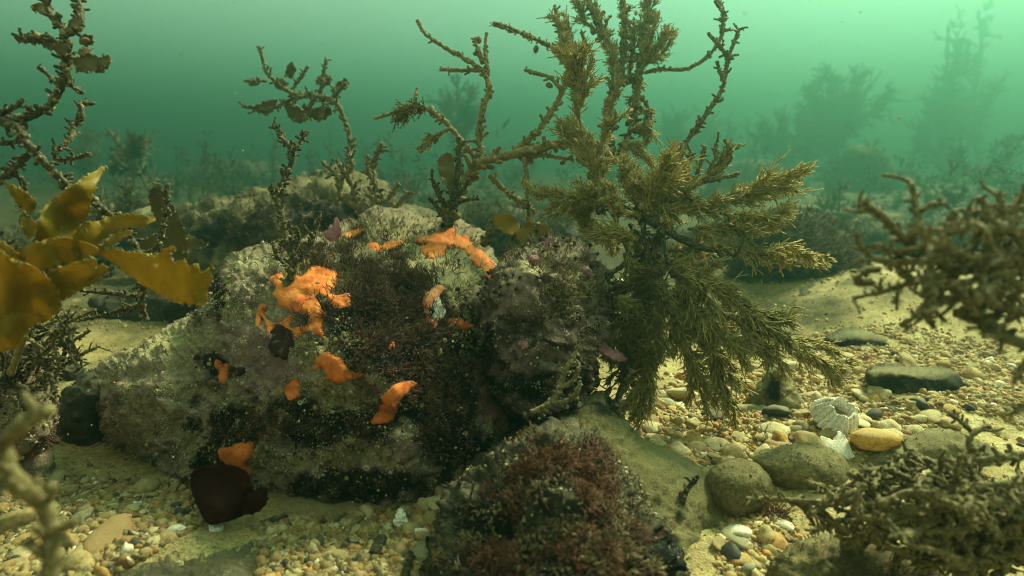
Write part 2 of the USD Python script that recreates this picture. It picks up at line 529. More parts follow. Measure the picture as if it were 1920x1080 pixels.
chain_rock('encrusted_rock', [(.28, (.04, .028, .02)), (.39, (.13, .095, .068)), (.52, (.25, .19, .12)), (.60, (.17, .125, .10)), (.74, (.36, .29, .17))], silt=.38, speck_amt=.8)
chain_rock('pale_crusted_rock', [(.25, (.06, .05, .03)), (.45, (.16, .14, .08)), (.6, (.24, .21, .13)), (.78, (.30, .27, .17))], silt=.5, speck_amt=.6)
chain_rock('purple_knob_rock', [(.32, (.014, .008, .008)), (.43, (.085, .055, .048)), (.56, (.17, .115, .095)), (.74, (.27, .205, .13))], silt=.4, speck_amt=.9, purple=(.16, .075, .11))
chain_rock('silted_rock', [(.28, (.085, .072, .034)), (.5, (.17, .14, .065)), (.72, (.27, .22, .11))], silt=.6, speck_amt=.25, sand=(.26, .21, .098), dark=(.014, .016, .012), green=(.12, .115, .035))
chain_rock('ridge_rock', [(.28, (.016, .015, .010)), (.48, (.055, .050, .030)), (.62, (.10, .09, .053)), (.76, (.16, .145, .085))], silt=.36, speck_amt=.3, sand=(.17, .145, .075), dark=(.008, .009, .007), green=(.06, .07, .03))
chain_rock('dark_stone', [(.25, (.010, .010, .008)), (.5, (.026, .026, .019)), (.75, (.06, .056, .036))], silt=.5, speck_amt=.3, sand=(.22, .185, .095), purple=(.2, .08, .12))
chain_rock('far_rock', [(.3, (.018, .016, .009)), (.45, (.06, .05, .025)), (.6, (.12, .10, .05)), (.75, (.2, .17, .09))], silt=.22, speck_amt=.3, sand=(.28, .24, .12), fine=.7)

mat('sand', {
    'g': ('geometry', {}),
    'n1': ('noise_texture', {'scale': 7., 'detail': 6., 'roughness': .6}),
    'r1': ('rgb_ramp', {'ramp': [(.25, (.11, .082, .034)), (.5, (.22, .17, .075)), (.75, (.33, .265, .13))]}),
    'v': ('voronoi_texture', {'scale': 420.}),
    'hs': ('hsv', {'saturation': .35, 'value': 1.0}),
    'vm': ('mix_color', {'blend_type': 'overlay', 'fac': .55}),
    'n2': ('noise_texture', {'scale': 90., 'detail': 5., 'roughness': .7}),
    'r2': ('rgb_ramp', {'ramp': [(.3, (.55, .55, .55)), (.5, (1, 1, 1)), (.7, (1.3, 1.3, 1.3))]}),
    'mm': ('mix_color', {'blend_type': 'multiply', 'fac': 1.}),
    'sx': ('separate_xyz', {}),
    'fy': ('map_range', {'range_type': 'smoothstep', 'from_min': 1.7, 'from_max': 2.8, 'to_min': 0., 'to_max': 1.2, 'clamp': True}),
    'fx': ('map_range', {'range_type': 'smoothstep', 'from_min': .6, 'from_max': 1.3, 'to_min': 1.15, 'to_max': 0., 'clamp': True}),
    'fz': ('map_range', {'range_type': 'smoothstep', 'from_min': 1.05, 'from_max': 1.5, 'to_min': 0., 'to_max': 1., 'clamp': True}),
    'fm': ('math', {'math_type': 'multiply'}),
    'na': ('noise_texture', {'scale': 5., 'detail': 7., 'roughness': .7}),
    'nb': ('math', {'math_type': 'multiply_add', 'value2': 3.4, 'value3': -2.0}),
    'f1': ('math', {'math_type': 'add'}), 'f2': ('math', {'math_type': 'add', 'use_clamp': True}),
    'px': ('map_range', {'range_type': 'smoothstep', 'from_min': .02, 'from_max': .35, 'to_min': 0., 'to_max': .9, 'clamp': True}), 'pb': ('mix_color', {'blend_type': 'multiply', 'b': (1.3, 1.3, 1.35)}),  # sand lightened towards the right: sunlight painted into its colour
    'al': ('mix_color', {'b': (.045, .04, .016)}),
    'bn': ('noise_texture', {'scale': 180., 'detail': 6., 'roughness': .8}),
    'b': ('bump', {'strength': .6, 'distance': .004}),
    'b2': ('bump', {'strength': .5, 'distance': .002}),
    'p': ('principled_bsdf', {'roughness': .95, 'specular_ior_level': .15})},
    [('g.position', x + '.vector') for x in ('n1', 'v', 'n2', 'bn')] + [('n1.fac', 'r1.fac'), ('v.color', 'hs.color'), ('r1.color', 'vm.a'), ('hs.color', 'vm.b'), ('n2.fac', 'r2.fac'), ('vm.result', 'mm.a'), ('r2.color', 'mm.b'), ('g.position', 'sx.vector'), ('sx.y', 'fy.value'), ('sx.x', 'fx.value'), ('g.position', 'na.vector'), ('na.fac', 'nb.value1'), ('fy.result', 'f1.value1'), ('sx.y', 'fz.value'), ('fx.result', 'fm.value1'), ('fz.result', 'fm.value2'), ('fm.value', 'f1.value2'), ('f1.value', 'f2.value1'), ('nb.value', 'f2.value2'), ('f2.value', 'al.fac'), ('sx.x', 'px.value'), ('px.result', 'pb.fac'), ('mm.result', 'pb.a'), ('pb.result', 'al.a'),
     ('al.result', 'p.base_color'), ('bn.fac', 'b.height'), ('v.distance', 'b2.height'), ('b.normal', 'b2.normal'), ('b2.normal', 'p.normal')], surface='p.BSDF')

GRAVEL = [(0., (.20, .13, .05)), (.16, (.25, .18, .078)), (.33, (.27, .145, .045)), (.40, (.33, .265, .14)), (.50, (.22, .155, .066)), (.66, (.15, .12, .065)), (.78, (.05, .045, .035)), (.83, (.28, .21, .10)), (.93, (.16, .08, .035)), (.975, (.52, .47, .35))]
mat('gravel_mix', {
    'g': ('geometry', {}), 'at': ('attribute', {'attribute': 'tone'}), 'r': ('rgb_ramp', {'ramp': GRAVEL, 'interpolate': False}), 'n': ('noise_texture', {'scale': 160., 'detail': 4.}),
    'r2': ('rgb_ramp', {'ramp': [(.3, (.6, .58, .55)), (.6, (1.1, 1.1, 1.1))]}), 'm': ('mix_color', {'blend_type': 'multiply', 'fac': 1.}),
    'p': ('principled_bsdf', {'roughness': .8, 'specular_ior_level': .25})},
    [('at.fac', 'r.fac'), ('g.position', 'n.vector'), ('n.fac', 'r2.fac'), ('r.color', 'm.a'), ('r2.color', 'm.b'), ('m.result', 'p.base_color')], surface='p.BSDF')


def stone_mat(name, c1, c2, band=0.):
    mat(name, {
        'g': ('geometry', {}), 'n': ('noise_texture', {'scale': 55., 'detail': 5., 'roughness': .65, 'distortion': .6}), 'r': ('rgb_ramp', {'ramp': [(.3, c1), (.7, c2)]}),
        'n2': ('noise_texture', {'scale': 420., 'detail': 3.}), 'r2': ('rgb_ramp', {'ramp': [(.32, (.55, .52, .5)), (.55, (1, 1, 1)), (.75, (1.2, 1.2, 1.15))]}), 'm': ('mix_color', {'blend_type': 'multiply', 'fac': 1.}),
        'nz': ('separate_xyz', {}), 'up': ('map_range', {'range_type': 'smoothstep', 'from_min': .5, 'from_max': 1., 'to_min': 0., 'to_max': .45, 'clamp': True}), 's': ('mix_color', {'b': (.26, .205, .095)}),
        'b': ('bump', {'strength': .25, 'distance': .002}), 'p': ('principled_bsdf', {'roughness': .8, 'specular_ior_level': .25})},
        [('g.position', 'n.vector'), ('g.position', 'n2.vector'), ('n.fac', 'r.fac'), ('n2.fac', 'r2.fac'), ('r.color', 'm.a'), ('r2.color', 'm.b'), ('g.normal', 'nz.vector'), ('nz.z', 'up.value'), ('up.result', 's.fac'), ('m.result', 's.a'),
         ('s.result', 'p.base_color'), ('n2.fac', 'b.height'), ('b.normal', 'p.normal')], surface='p.BSDF')


for nm, a, b in (('tan_stone', (.20, .13, .05), (.33, .24, .11)), ('cream_stone', (.32, .26, .14), (.45, .38, .23)), ('amber_stone', (.32, .15, .03), (.45, .28, .09)), ('brown_stone', (.14, .065, .025), (.25, .13, .05)),
                 ('grey_stone', (.13, .125, .09), (.24, .23, .16)), ('dark_pebble', (.025, .028, .026), (.07, .075, .065)), ('white_shell', (.6, .57, .47), (.84, .81, .70)), ('buff_stone', (.23, .18, .08), (.31, .25, .125))):
    stone_mat(nm, a, b)
    stone_mat('sunlit_' + nm, tuple(min(x * 1.35, .75) for x in a), tuple(min(x * 1.35, .8) for x in b))  # sunlit copies: same stones, lightened to paint sun on the right bed

SPONGE = lambda name, c1, c2, c3: mat(name, {
    'g': ('geometry', {}), 'n': ('noise_texture', {'scale': 34., 'detail': 6., 'roughness': .65}), 'r': ('rgb_ramp', {'ramp': [(.36, c1), (.5, c2), (.66, c3)]}), 'po': ('voronoi_texture', {'scale': 190.}), 'pm': ('map_range', {'from_min': .08, 'from_max': .2, 'to_min': .35, 'to_max': 1., 'clamp': True}), 'pc': ('mix_color', {'blend_type': 'multiply', 'fac': 1.}),
    'n2': ('noise_texture', {'scale': 260., 'detail': 6., 'roughness': .75}), 'r2': ('rgb_ramp', {'ramp': [(.32, (.35, .28, .25)), (.46, (.9, .88, .85)), (.6, (1.1, 1.1, 1.1))]}), 'm': ('mix_color', {'blend_type': 'multiply', 'fac': .75}),
    'b': ('bump', {'strength': .35, 'distance': .002}), 'ns': ('noise_texture', {'scale': 75., 'detail': 6., 'roughness': .7}), 'sm': ('map_range', {'range_type': 'smoothstep', 'from_min': .54, 'from_max': .72, 'to_min': 0., 'to_max': .75, 'clamp': True}), 'si': ('mix_color', {'b': (.24, .17, .085)}),
    'p': ('principled_bsdf', {'roughness': .8, 'specular_ior_level': .15})},
    [('g.position', 'n.vector'), ('g.position', 'n2.vector'), ('n.fac', 'r.fac'), ('n2.fac', 'r2.fac'), ('r.color', 'm.a'), ('r2.color', 'm.b'), ('g.position', 'ns.vector'), ('ns.fac', 'sm.value'), ('sm.result', 'si.fac'), ('g.position', 'po.vector'), ('po.distance', 'pm.value'), ('m.result', 'pc.a'), ('pm.result', 'pc.b'), ('pc.result', 'si.a'), ('si.result', 'p.base_color'), ('n2.fac', 'b.height'), ('b.normal', 'p.normal')], surface='p.BSDF')
SPONGE('orange_sponge', (.34, .07, .02), (.60, .16, .030), (.66, .25, .07))
SPONGE('burnt_sponge', (.22, .05, .016), (.42, .095, .018), (.52, .15, .035))
SPONGE('rosy_sponge', (.40, .12, .05), (.52, .2, .09), (.45, .26, .16))
SPONGE('white_sponge', (.3, .27, .24), (.5, .47, .43), (.62, .6, .56))
SPONGE('pink_coralline', (.16, .06, .08), (.27, .11, .14), (.36, .2, .21))
SPONGE('maroon_alga', (.010, .003, .003), (.022, .006, .006), (.04, .012, .010))
SPONGE('purple_crust', (.09, .05, .06), (.16, .09, .105), (.22, .14, .14))
SPONGE('tan_crust', (.12, .09, .05), (.21, .17, .1), (.3, .25, .15))
SPONGE('green_crust', (.08, .07, .02), (.15, .13, .035), (.22, .19, .06))


def weed_mat(name, c1, c2, tipc=None, tip_amt=.7, sheen=.06, silt=.35, siltc=(.27, .24, .13)):
    nodes = {
        'g': ('geometry', {}), 'n': ('noise_texture', {'scale': 120., 'detail': 4., 'roughness': .65}), 'r': ('rgb_ramp', {'ramp': [(.3, c1), (.7, c2)]}),
        'a': ('attribute', {'attribute': 'tip'}), 'am': ('math', {'math_type': 'multiply', 'value2': tip_amt}), 'tm': ('mix_color', {'b': tipc or c2}),
        'n2': ('noise_texture', {'scale': 300., 'detail': 4., 'roughness': .7}), 'sm': ('map_range', {'range_type': 'smoothstep', 'from_min': .47, 'from_max': .66, 'to_min': 0., 'to_max': silt * 1.6, 'clamp': True}), 's': ('mix_color', {'b': siltc}),
        'b': ('bump', {'strength': .5, 'distance': .002}),
        'p': ('principled_bsdf', {'roughness': .85, 'specular_ior_level': .2, 'sheen_weight': sheen, 'sheen_roughness': .5, 'sheen_tint': (.9, .85, .6)})}
    mat(name, nodes, [('g.position', 'n.vector'), ('g.position', 'n2.vector'), ('n.fac', 'r.fac'), ('r.color', 'tm.a'), ('a.fac', 'am.value1'), ('am.value', 'tm.fac'), ('n2.fac', 'sm.value'), ('sm.result', 's.fac'), ('tm.result', 's.a'),
                      ('s.result', 'p.base_color'), ('n2.fac', 'b.height'), ('b.normal', 'p.normal')], surface='p.BSDF')


weed_mat('olive_needles', (.12, .08, .014), (.24, .175, .035), (.42, .34, .14), .7, silt=.4)
weed_mat('gold_needles', (.16, .105, .012), (.34, .235, .03), (.48, .38, .13), .7, silt=.3)
weed_mat('dark_needles', (.035, .02, .006), (.10, .062, .016), (.2, .15, .05), .6, silt=.2)
weed_mat('brown_stem', (.045, .032, .012), (.10, .075, .028), silt=.45)
weed_mat('woody_stem', (.10, .065, .02), (.19, .13, .045), silt=.4)
weed_mat('dark_stem', (.016, .012, .007), (.05, .038, .018), silt=.3)
weed_mat('silted_stem', (.055, .040, .014), (.13, .10, .042), silt=.5, siltc=(.24, .195, .095))
weed_mat('silt', (.13, .105, .045), (.27, .22, .105), silt=.3, sheen=.15)
weed_mat('dark_silt', (.12, .10, .05), (.22, .19, .1), silt=.3)
weed_mat('bladder', (.07, .045, .012), (.17, .12, .04), silt=.35)
weed_mat('red_turf', (.022, .006, .005), (.07, .017, .012), (.17, .065, .035), .6, silt=.15)
weed_mat('dark_turf', (.012, .005, .004), (.04, .016, .010), (.13, .075, .045), .5, silt=.06)
weed_mat('tan_turf', (.07, .05, .022), (.17, .135, .065), silt=.35)
weed_mat('far_weed', (.035, .035, .014), (.09, .085, .035), silt=.2)
weed_mat('black_twig', (.008, .007, .006), (.03, .022, .016), silt=.2)
weed_mat('barnacle_grain', (.22, .19, .09), (.46, .42, .29), silt=.4, siltc=(.16, .14, .05))
weed_mat('green_grain', (.08, .07, .018), (.24, .21, .06), silt=.2)


def blade_mat(name, c1, c2, spots, trans=.35, spec=.35):
    mat(name, {
        'g': ('geometry', {}), 'n': ('noise_texture', {'scale': 60., 'detail': 6., 'roughness': .65}), 'r': ('rgb_ramp', {'ramp': [(.2, c1), (.8, c2)]}),
        'v': ('voronoi_texture', {'scale': 130.}), 'vm': ('map_range', {'range_type': 'smoothstep', 'from_min': .04, 'from_max': .12, 'to_min': .7, 'to_max': 0., 'clamp': True}), 'sp': ('mix_color', {'b': spots}),
        'n2': ('noise_texture', {'scale': 200., 'detail': 4.}), 'b': ('bump', {'strength': .3, 'distance': .002}),
        'p': ('principled_bsdf', {'roughness': .5, 'specular_ior_level': spec}), 't': ('translucent_bsdf', {}), 'x': ('mix_closure', {'fac': trans})},
        [('g.position', 'n.vector'), ('g.position', 'v.vector'), ('g.position', 'n2.vector'), ('n.fac', 'r.fac'), ('v.distance', 'vm.value'), ('vm.result', 'sp.fac'), ('r.color', 'sp.a'), ('sp.result', 'p.base_color'), ('sp.result', 't.color'),
         ('n2.fac', 'b.height'), ('b.normal', 'p.normal'), ('p.BSDF', 'x.closure1'), ('t.BSDF', 'x.closure2')], surface='x.closure')


blade_mat('kelp_blade', (.25, .155, .009), (.37, .25, .018), (.10, .055, .006), .6)
blade_mat('dim_kelp_blade', (.07, .045, .008), (.14, .09, .018), (.03, .02, .004))
blade_mat('maroon_blade', (.012, .002, .002), (.035, .005, .005), (.006, .001, .001), .25, .06)
MATS['haze'] = haze_m
SUNLIT_GRAVEL = [(p_, tuple(min(x * (1.45 if p_ != .78 else 1.2), .72) for x in c_)) for p_, c_ in GRAVEL]  # gravel tones raised to paint in the sunlight on the right side
mat('sunlit_gravel', {'g': ('geometry', {}), 'at': ('attribute', {'attribute': 'tone'}), 'r': ('rgb_ramp', {'ramp': SUNLIT_GRAVEL, 'interpolate': False}), 'n': ('noise_texture', {'scale': 160., 'detail': 4.}), 'r2': ('rgb_ramp', {'ramp': [(.3, (.6, .58, .55)), (.6, (1.1, 1.1, 1.1))]}), 'm': ('mix_color', {'blend_type': 'multiply', 'fac': 1.}), 'p': ('principled_bsdf', {'roughness': .8, 'specular_ior_level': .25})},
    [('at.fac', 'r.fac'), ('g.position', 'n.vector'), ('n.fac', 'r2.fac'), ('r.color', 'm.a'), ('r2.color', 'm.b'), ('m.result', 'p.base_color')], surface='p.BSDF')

# ------------------------------------------------------------------ seabed
MOUNDS = [  # x, y, radius x, radius y, height: read off the photograph's ground
    (*P(600, 960, .72)[:2], .16, .08, .022), (*P(330, 1050, .62)[:2], .12, .08, .03), (*P(1800, 640, 1.6)[:2], .55, .35, .06), (*P(1750, 800, 1.0)[:2], .25, .18, .03),
    (*P(1620, 600, 1.9)[:2], .4, .25, .05), (*P(250, 600, 1.6)[:2], .5, .4, .05), (*P(1150, 850, .85)[:2], .15, .15, .025), (*P(900, 900, .78)[:2], .10, .09, .028)]


def ground_z(x, y):
    x, y = np.asarray(x, float), np.asarray(y, float)
    q = np.stack([x, y, np.zeros_like(x)], -1)
    r = np.hypot(x, y)
    z = .05 * (fbm(q * 1.6, 3, 5) - .5) + .046 * (fbm(q * 6, 4, 11) - .5) + .006 * (fbm(q * 40, 3, 21) - .5) * np.exp(-r / 2.5)
    z = z + .25 * (fbm(q * .5, 3, 31) - .5) * np.clip((r - 2) / 4, 0, 1)
    for mx, my, rx, ry, h in MOUNDS:
        z = z + h * np.exp(-((x - mx) / rx) ** 2 - ((y - my) / ry) ** 2)
    return z


def ground_at(px, py):
    """Where the ray through the pixel meets the seabed."""
    px, py = np.asarray(px, float), np.asarray(py, float)
    d = FWD + ((px - 960) / F)[..., None] * RIGHT - ((py - 540) / F)[..., None] * UP
    t = -H / np.minimum(d[..., 2], -.02)
    for _ in range(12):
        p = CAM + d * t[..., None]
        t = (ground_z(p[..., 0], p[..., 1]) - H) / np.minimum(d[..., 2], -.02)
    return CAM + d * t[..., None]


rr = [.22]
while rr[-1] < 30:
    rr.append(rr[-1] * (1.0065 if rr[-1] < 1.7 else 1.03))
rr = np.array(rr)
aa = np.radians(np.concatenate([np.arange(-52, 52, .34), np.arange(52, 308, 6)]))
R_, A_ = np.meshgrid(rr, aa, indexing='ij')
gx, gy = R_ * np.sin(A_), R_ * np.cos(A_)
gv = np.stack([gx, gy, ground_z(gx, gy)], -1).reshape(-1, 3)
na, nr = len(aa), len(rr)
i, j = np.meshgrid(np.arange(nr - 1), np.arange(na), indexing='ij')
A, B, C, D = i * na + j, i * na + (j + 1) % na, (i + 1) * na + (j + 1) % na, (i + 1) * na + j
gf = np.vstack([np.stack([A, C, B], -1).reshape(-1, 3), np.stack([A, D, C], -1).reshape(-1, 3)])
gv = np.vstack([gv, [[0, 0, float(ground_z(0, 0))]]])
j = np.arange(na)
gf = np.vstack([gf, np.stack([np.full(na, nr * na), j, (j + 1) % na], 1)])
if vnormals(gv, gf)[:, 2].mean() < 0:
    gf = gf[:, ::-1]
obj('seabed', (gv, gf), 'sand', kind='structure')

hb = trimesh.creation.box((120, 120, 6.2), trimesh.transformations.translation_matrix((0, 0, 1.6)))
obj('haze', (hb.vertices, hb.faces), 'haze', smooth=False, kind='stuff')

# ------------------------------------------------------------------ boulders and stones
ROCKS = {}


def put_rock(key, name, label, cat, material, rock, masks=None, group=None, single=True):
    k = {m: blobs(rock.px, s) for m, s in (masks or {}).items()}
    ROCKS[key] = rock
    if single:
        base = rock.base()
        path = numbered('/World', name)
        m = usdkit.mesh(stage, path, (rock.v, rock.f), MATS[material], True)
        for a, vals in k.items():
            UsdGeom.PrimvarsAPI(m).CreatePrimvar(a, Sdf.ValueTypeNames.FloatArray, 'vertex').Set(Vt.FloatArray.FromNumpy(vals.astype(np.float32)))
        BASE[path] = np.zeros(3)
        tag(m.GetPrim(), label, cat, group)
        return path
    t = thing(name, label, cat, rock.base(), group)
    obj('stone', (rock.v, rock.f), material, t, prim=k)
    return t


main = Rock('182,740 188,705 215,672 260,642 315,615 362,592 378,560 398,522 425,496 462,474 515,462 570,452 640,434 700,416 745,410 800,414 862,430 900,458 932,505 952,570 955,650 950,720 985,790 950,850 900,900 860,960 800,1000 640,985 560,985 480,1000 400,990 320,945 260,900 215,855 190,800',
            .99, .20, .26, R=215, step=3.1, tilt=(0, .00040), bumps=[(660, 680, 250, 190, .10), (430, 640, 60, 130, .035), (300, 720, 70, 70, .03), (560, 600, 90, 80, .02), (850, 560, 60, 60, .02), (760, 620, 50, 60, -.03), (470, 800, 60, 34, -.014), (600, 480, 200, 60, .02), (700, 850, 90, 50, .012), (720, 700, 60, 60, .015), (870, 700, 50, 80, .02), (372, 760, 24, 60, -.014)],
            amp=(.026, .013, .0046, .0020), freq=(6, 25, 95, 300), seed=2)
MAIN_DARK = [(415, 545, 24, 24, .6), (425, 690, 26, 18, .5), (345, 800, 30, 18, .5), (680, 600, 60, 60, .9), (800, 660, 60, 70, .9), (740, 660, 60, 50, .9), (840, 800, 60, 60, .8), (620, 800, 60, 40, .7), (640, 920, 160, 26, .9), (560, 760, 40, 24, .6), (880, 860, 60, 40, .8), (392, 875, 40, 24, .8), (396, 535, 20, 26, .8), (374, 600, 14, 34, .8), (394, 680, 26, 30, .8), (368, 748, 14, 20, .5), (425, 785, 44, 30, .8), (410, 590, 16, 30, .6), (420, 730, 18, 24, .5), (720, 545, 70, 55, .8), (765, 600, 70, 70, 1.0), (700, 620, 60, 40, .7), (455, 805, 46, 36, 1.), (575, 812, 46, 30, .9), (505, 770, 24, 20, .6), (520, 740, 40, 20, .5), (640, 690, 50, 30, .6), (850, 730, 50, 80, .8), (760, 760, 60, 50, .7),
             (700, 900, 120, 30, .8), (880, 630, 22, 60, .8), (600, 585, 26, 26, .9), (690, 800, 60, 40, .5), (400, 850, 40, 30, .6), (540, 640, 26, 30, .5), (930, 560, 18, 50, .5)]
MAIN_SAND = [(270, 670, 90, 50, .45), (330, 630, 60, 30, .6), (470, 490, 60, 18, .7), (840, 480, 70, 40, 1.0), (780, 470, 60, 40, .7), (870, 560, 50, 50, .8), (700, 430, 80, 14, .5), (560, 500, 40, 18, .5), (850, 640, 40, 40, .4), (820, 530, 40, 30, .8)]
MAIN_PURPLE = [(520, 640, 60, 50, .5), (470, 740, 50, 40, .5), (580, 700, 40, 40, .4), (740, 840, 60, 40, .5), (290, 680, 80, 40, .5), (250, 760, 60, 60, .4), (440, 650, 60, 70, .75), (520, 700, 50, 60, .55), (960, 740, 40, 60, .9), (640, 880, 60, 24, .6), (700, 640, 60, 30, .3), (800, 830, 60, 40, .4), (780, 780, 60, 50, .35)]
MAIN_GREEN = [(290, 850, 90, 40, .6), (230, 740, 50, 60, .3), (440, 570, 50, 40, .5), (610, 640, 80, 22, .6), (650, 740, 70, 36, .5), (530, 860, 100, 34, .6), (690, 850, 90, 36, .45), (860, 620, 50, 40, .4), (430, 700, 30, 50, .3)]
boulder = put_rock('main', 'boulder', 'big rounded encrusted boulder sloping down to the left, patched with orange sponge', 'boulder', 'encrusted_rock', main,
                   {'dark': MAIN_DARK, 'sand': MAIN_SAND, 'purple': MAIN_PURPLE, 'green': MAIN_GREEN}, single=False)

knob = Rock('925,560 945,510 985,482 1030,462 1080,470 1108,510 1120,580 1115,650 1100,720 1060,775 1010,800 955,790 925,730 908,660 910,600', .90, .13, .2, R=80, step=3.2, bumps=[(980, 560, 40, 40, .02), (1050, 600, 40, 50, .015), (1000, 680, 50, 40, .02), (1070, 680, 30, 40, -.02)], amp=(.022, .018, .007, .002), freq=(9, 34, 110, 300), seed=8)
knobt = put_rock('knob', 'boulder', 'knobbly purple-brown boulder against the right side of the big one', 'boulder', 'purple_knob_rock', knob,
                 {'dark': [(990, 725, 70, 34, 1.0), (1080, 710, 30, 40, .7), (915, 640, 14, 50, .9)], 'sand': [(1000, 500, 60, 24, .6), (1060, 540, 50, 60, .5)], 'purple': [(1000, 640, 80, 60, .6), (940, 740, 40, 40, .7)]}, single=False)

fore = Rock('985,830 1020,808 1060,806 1098,828 1130,868 1165,915 1195,965 1222,1020 1240,1080 1260,1240 820,1240 850,1060 866,985 890,925 930,870', .62, .13, .14, R=170, step=3.6, tilt=(0, .00022), bumps=[(1060, 930, 60, 60, .01)], amp=(.024, .018, .007, .002), freq=(9, 30, 110, 300), seed=11)
foret = put_rock('fore', 'boulder', 'dark foreground rock at the bottom, its crest tufted with red turf', 'boulder', 'ridge_rock', fore,
                 {'dark': [(910, 1000, 60, 100, .9), (1000, 900, 70, 60, .5), (1050, 1040, 160, 80, .7), (1270, 1030, 60, 70, .8), (1200, 1070, 60, 40, .6)], 'green': [(1180, 930, 100, 60, .7)], 'sand': [(1230, 985, 26, 60, .5)]}, single=False)

ridge = Rock('985,815 1030,770 1085,738 1135,735 1165,770 1195,828 1260,868 1310,905 1340,950 1356,1010 1362,1080 1372,1240 1080,1240 1000,1060 955,900', .74, .10, .14, R=110, step=4, tilt=(0, .0005), amp=(.014, .007, .003, .0014), seed=13)
put_rock('ridge', 'rock', 'grey silted ridge of rock sloping down between the bush and the foreground', 'rock', 'silted_rock', ridge, {'green': [(1230, 960, 60, 90, .7)], 'dark': [(1090, 765, 70, 40, .6), (1000, 830, 40, 50, .8), (1150, 760, 30, 30, .5), (1290, 960, 40, 40, .5)], 'sand': [(1230, 850, 60, 40, .6)]})

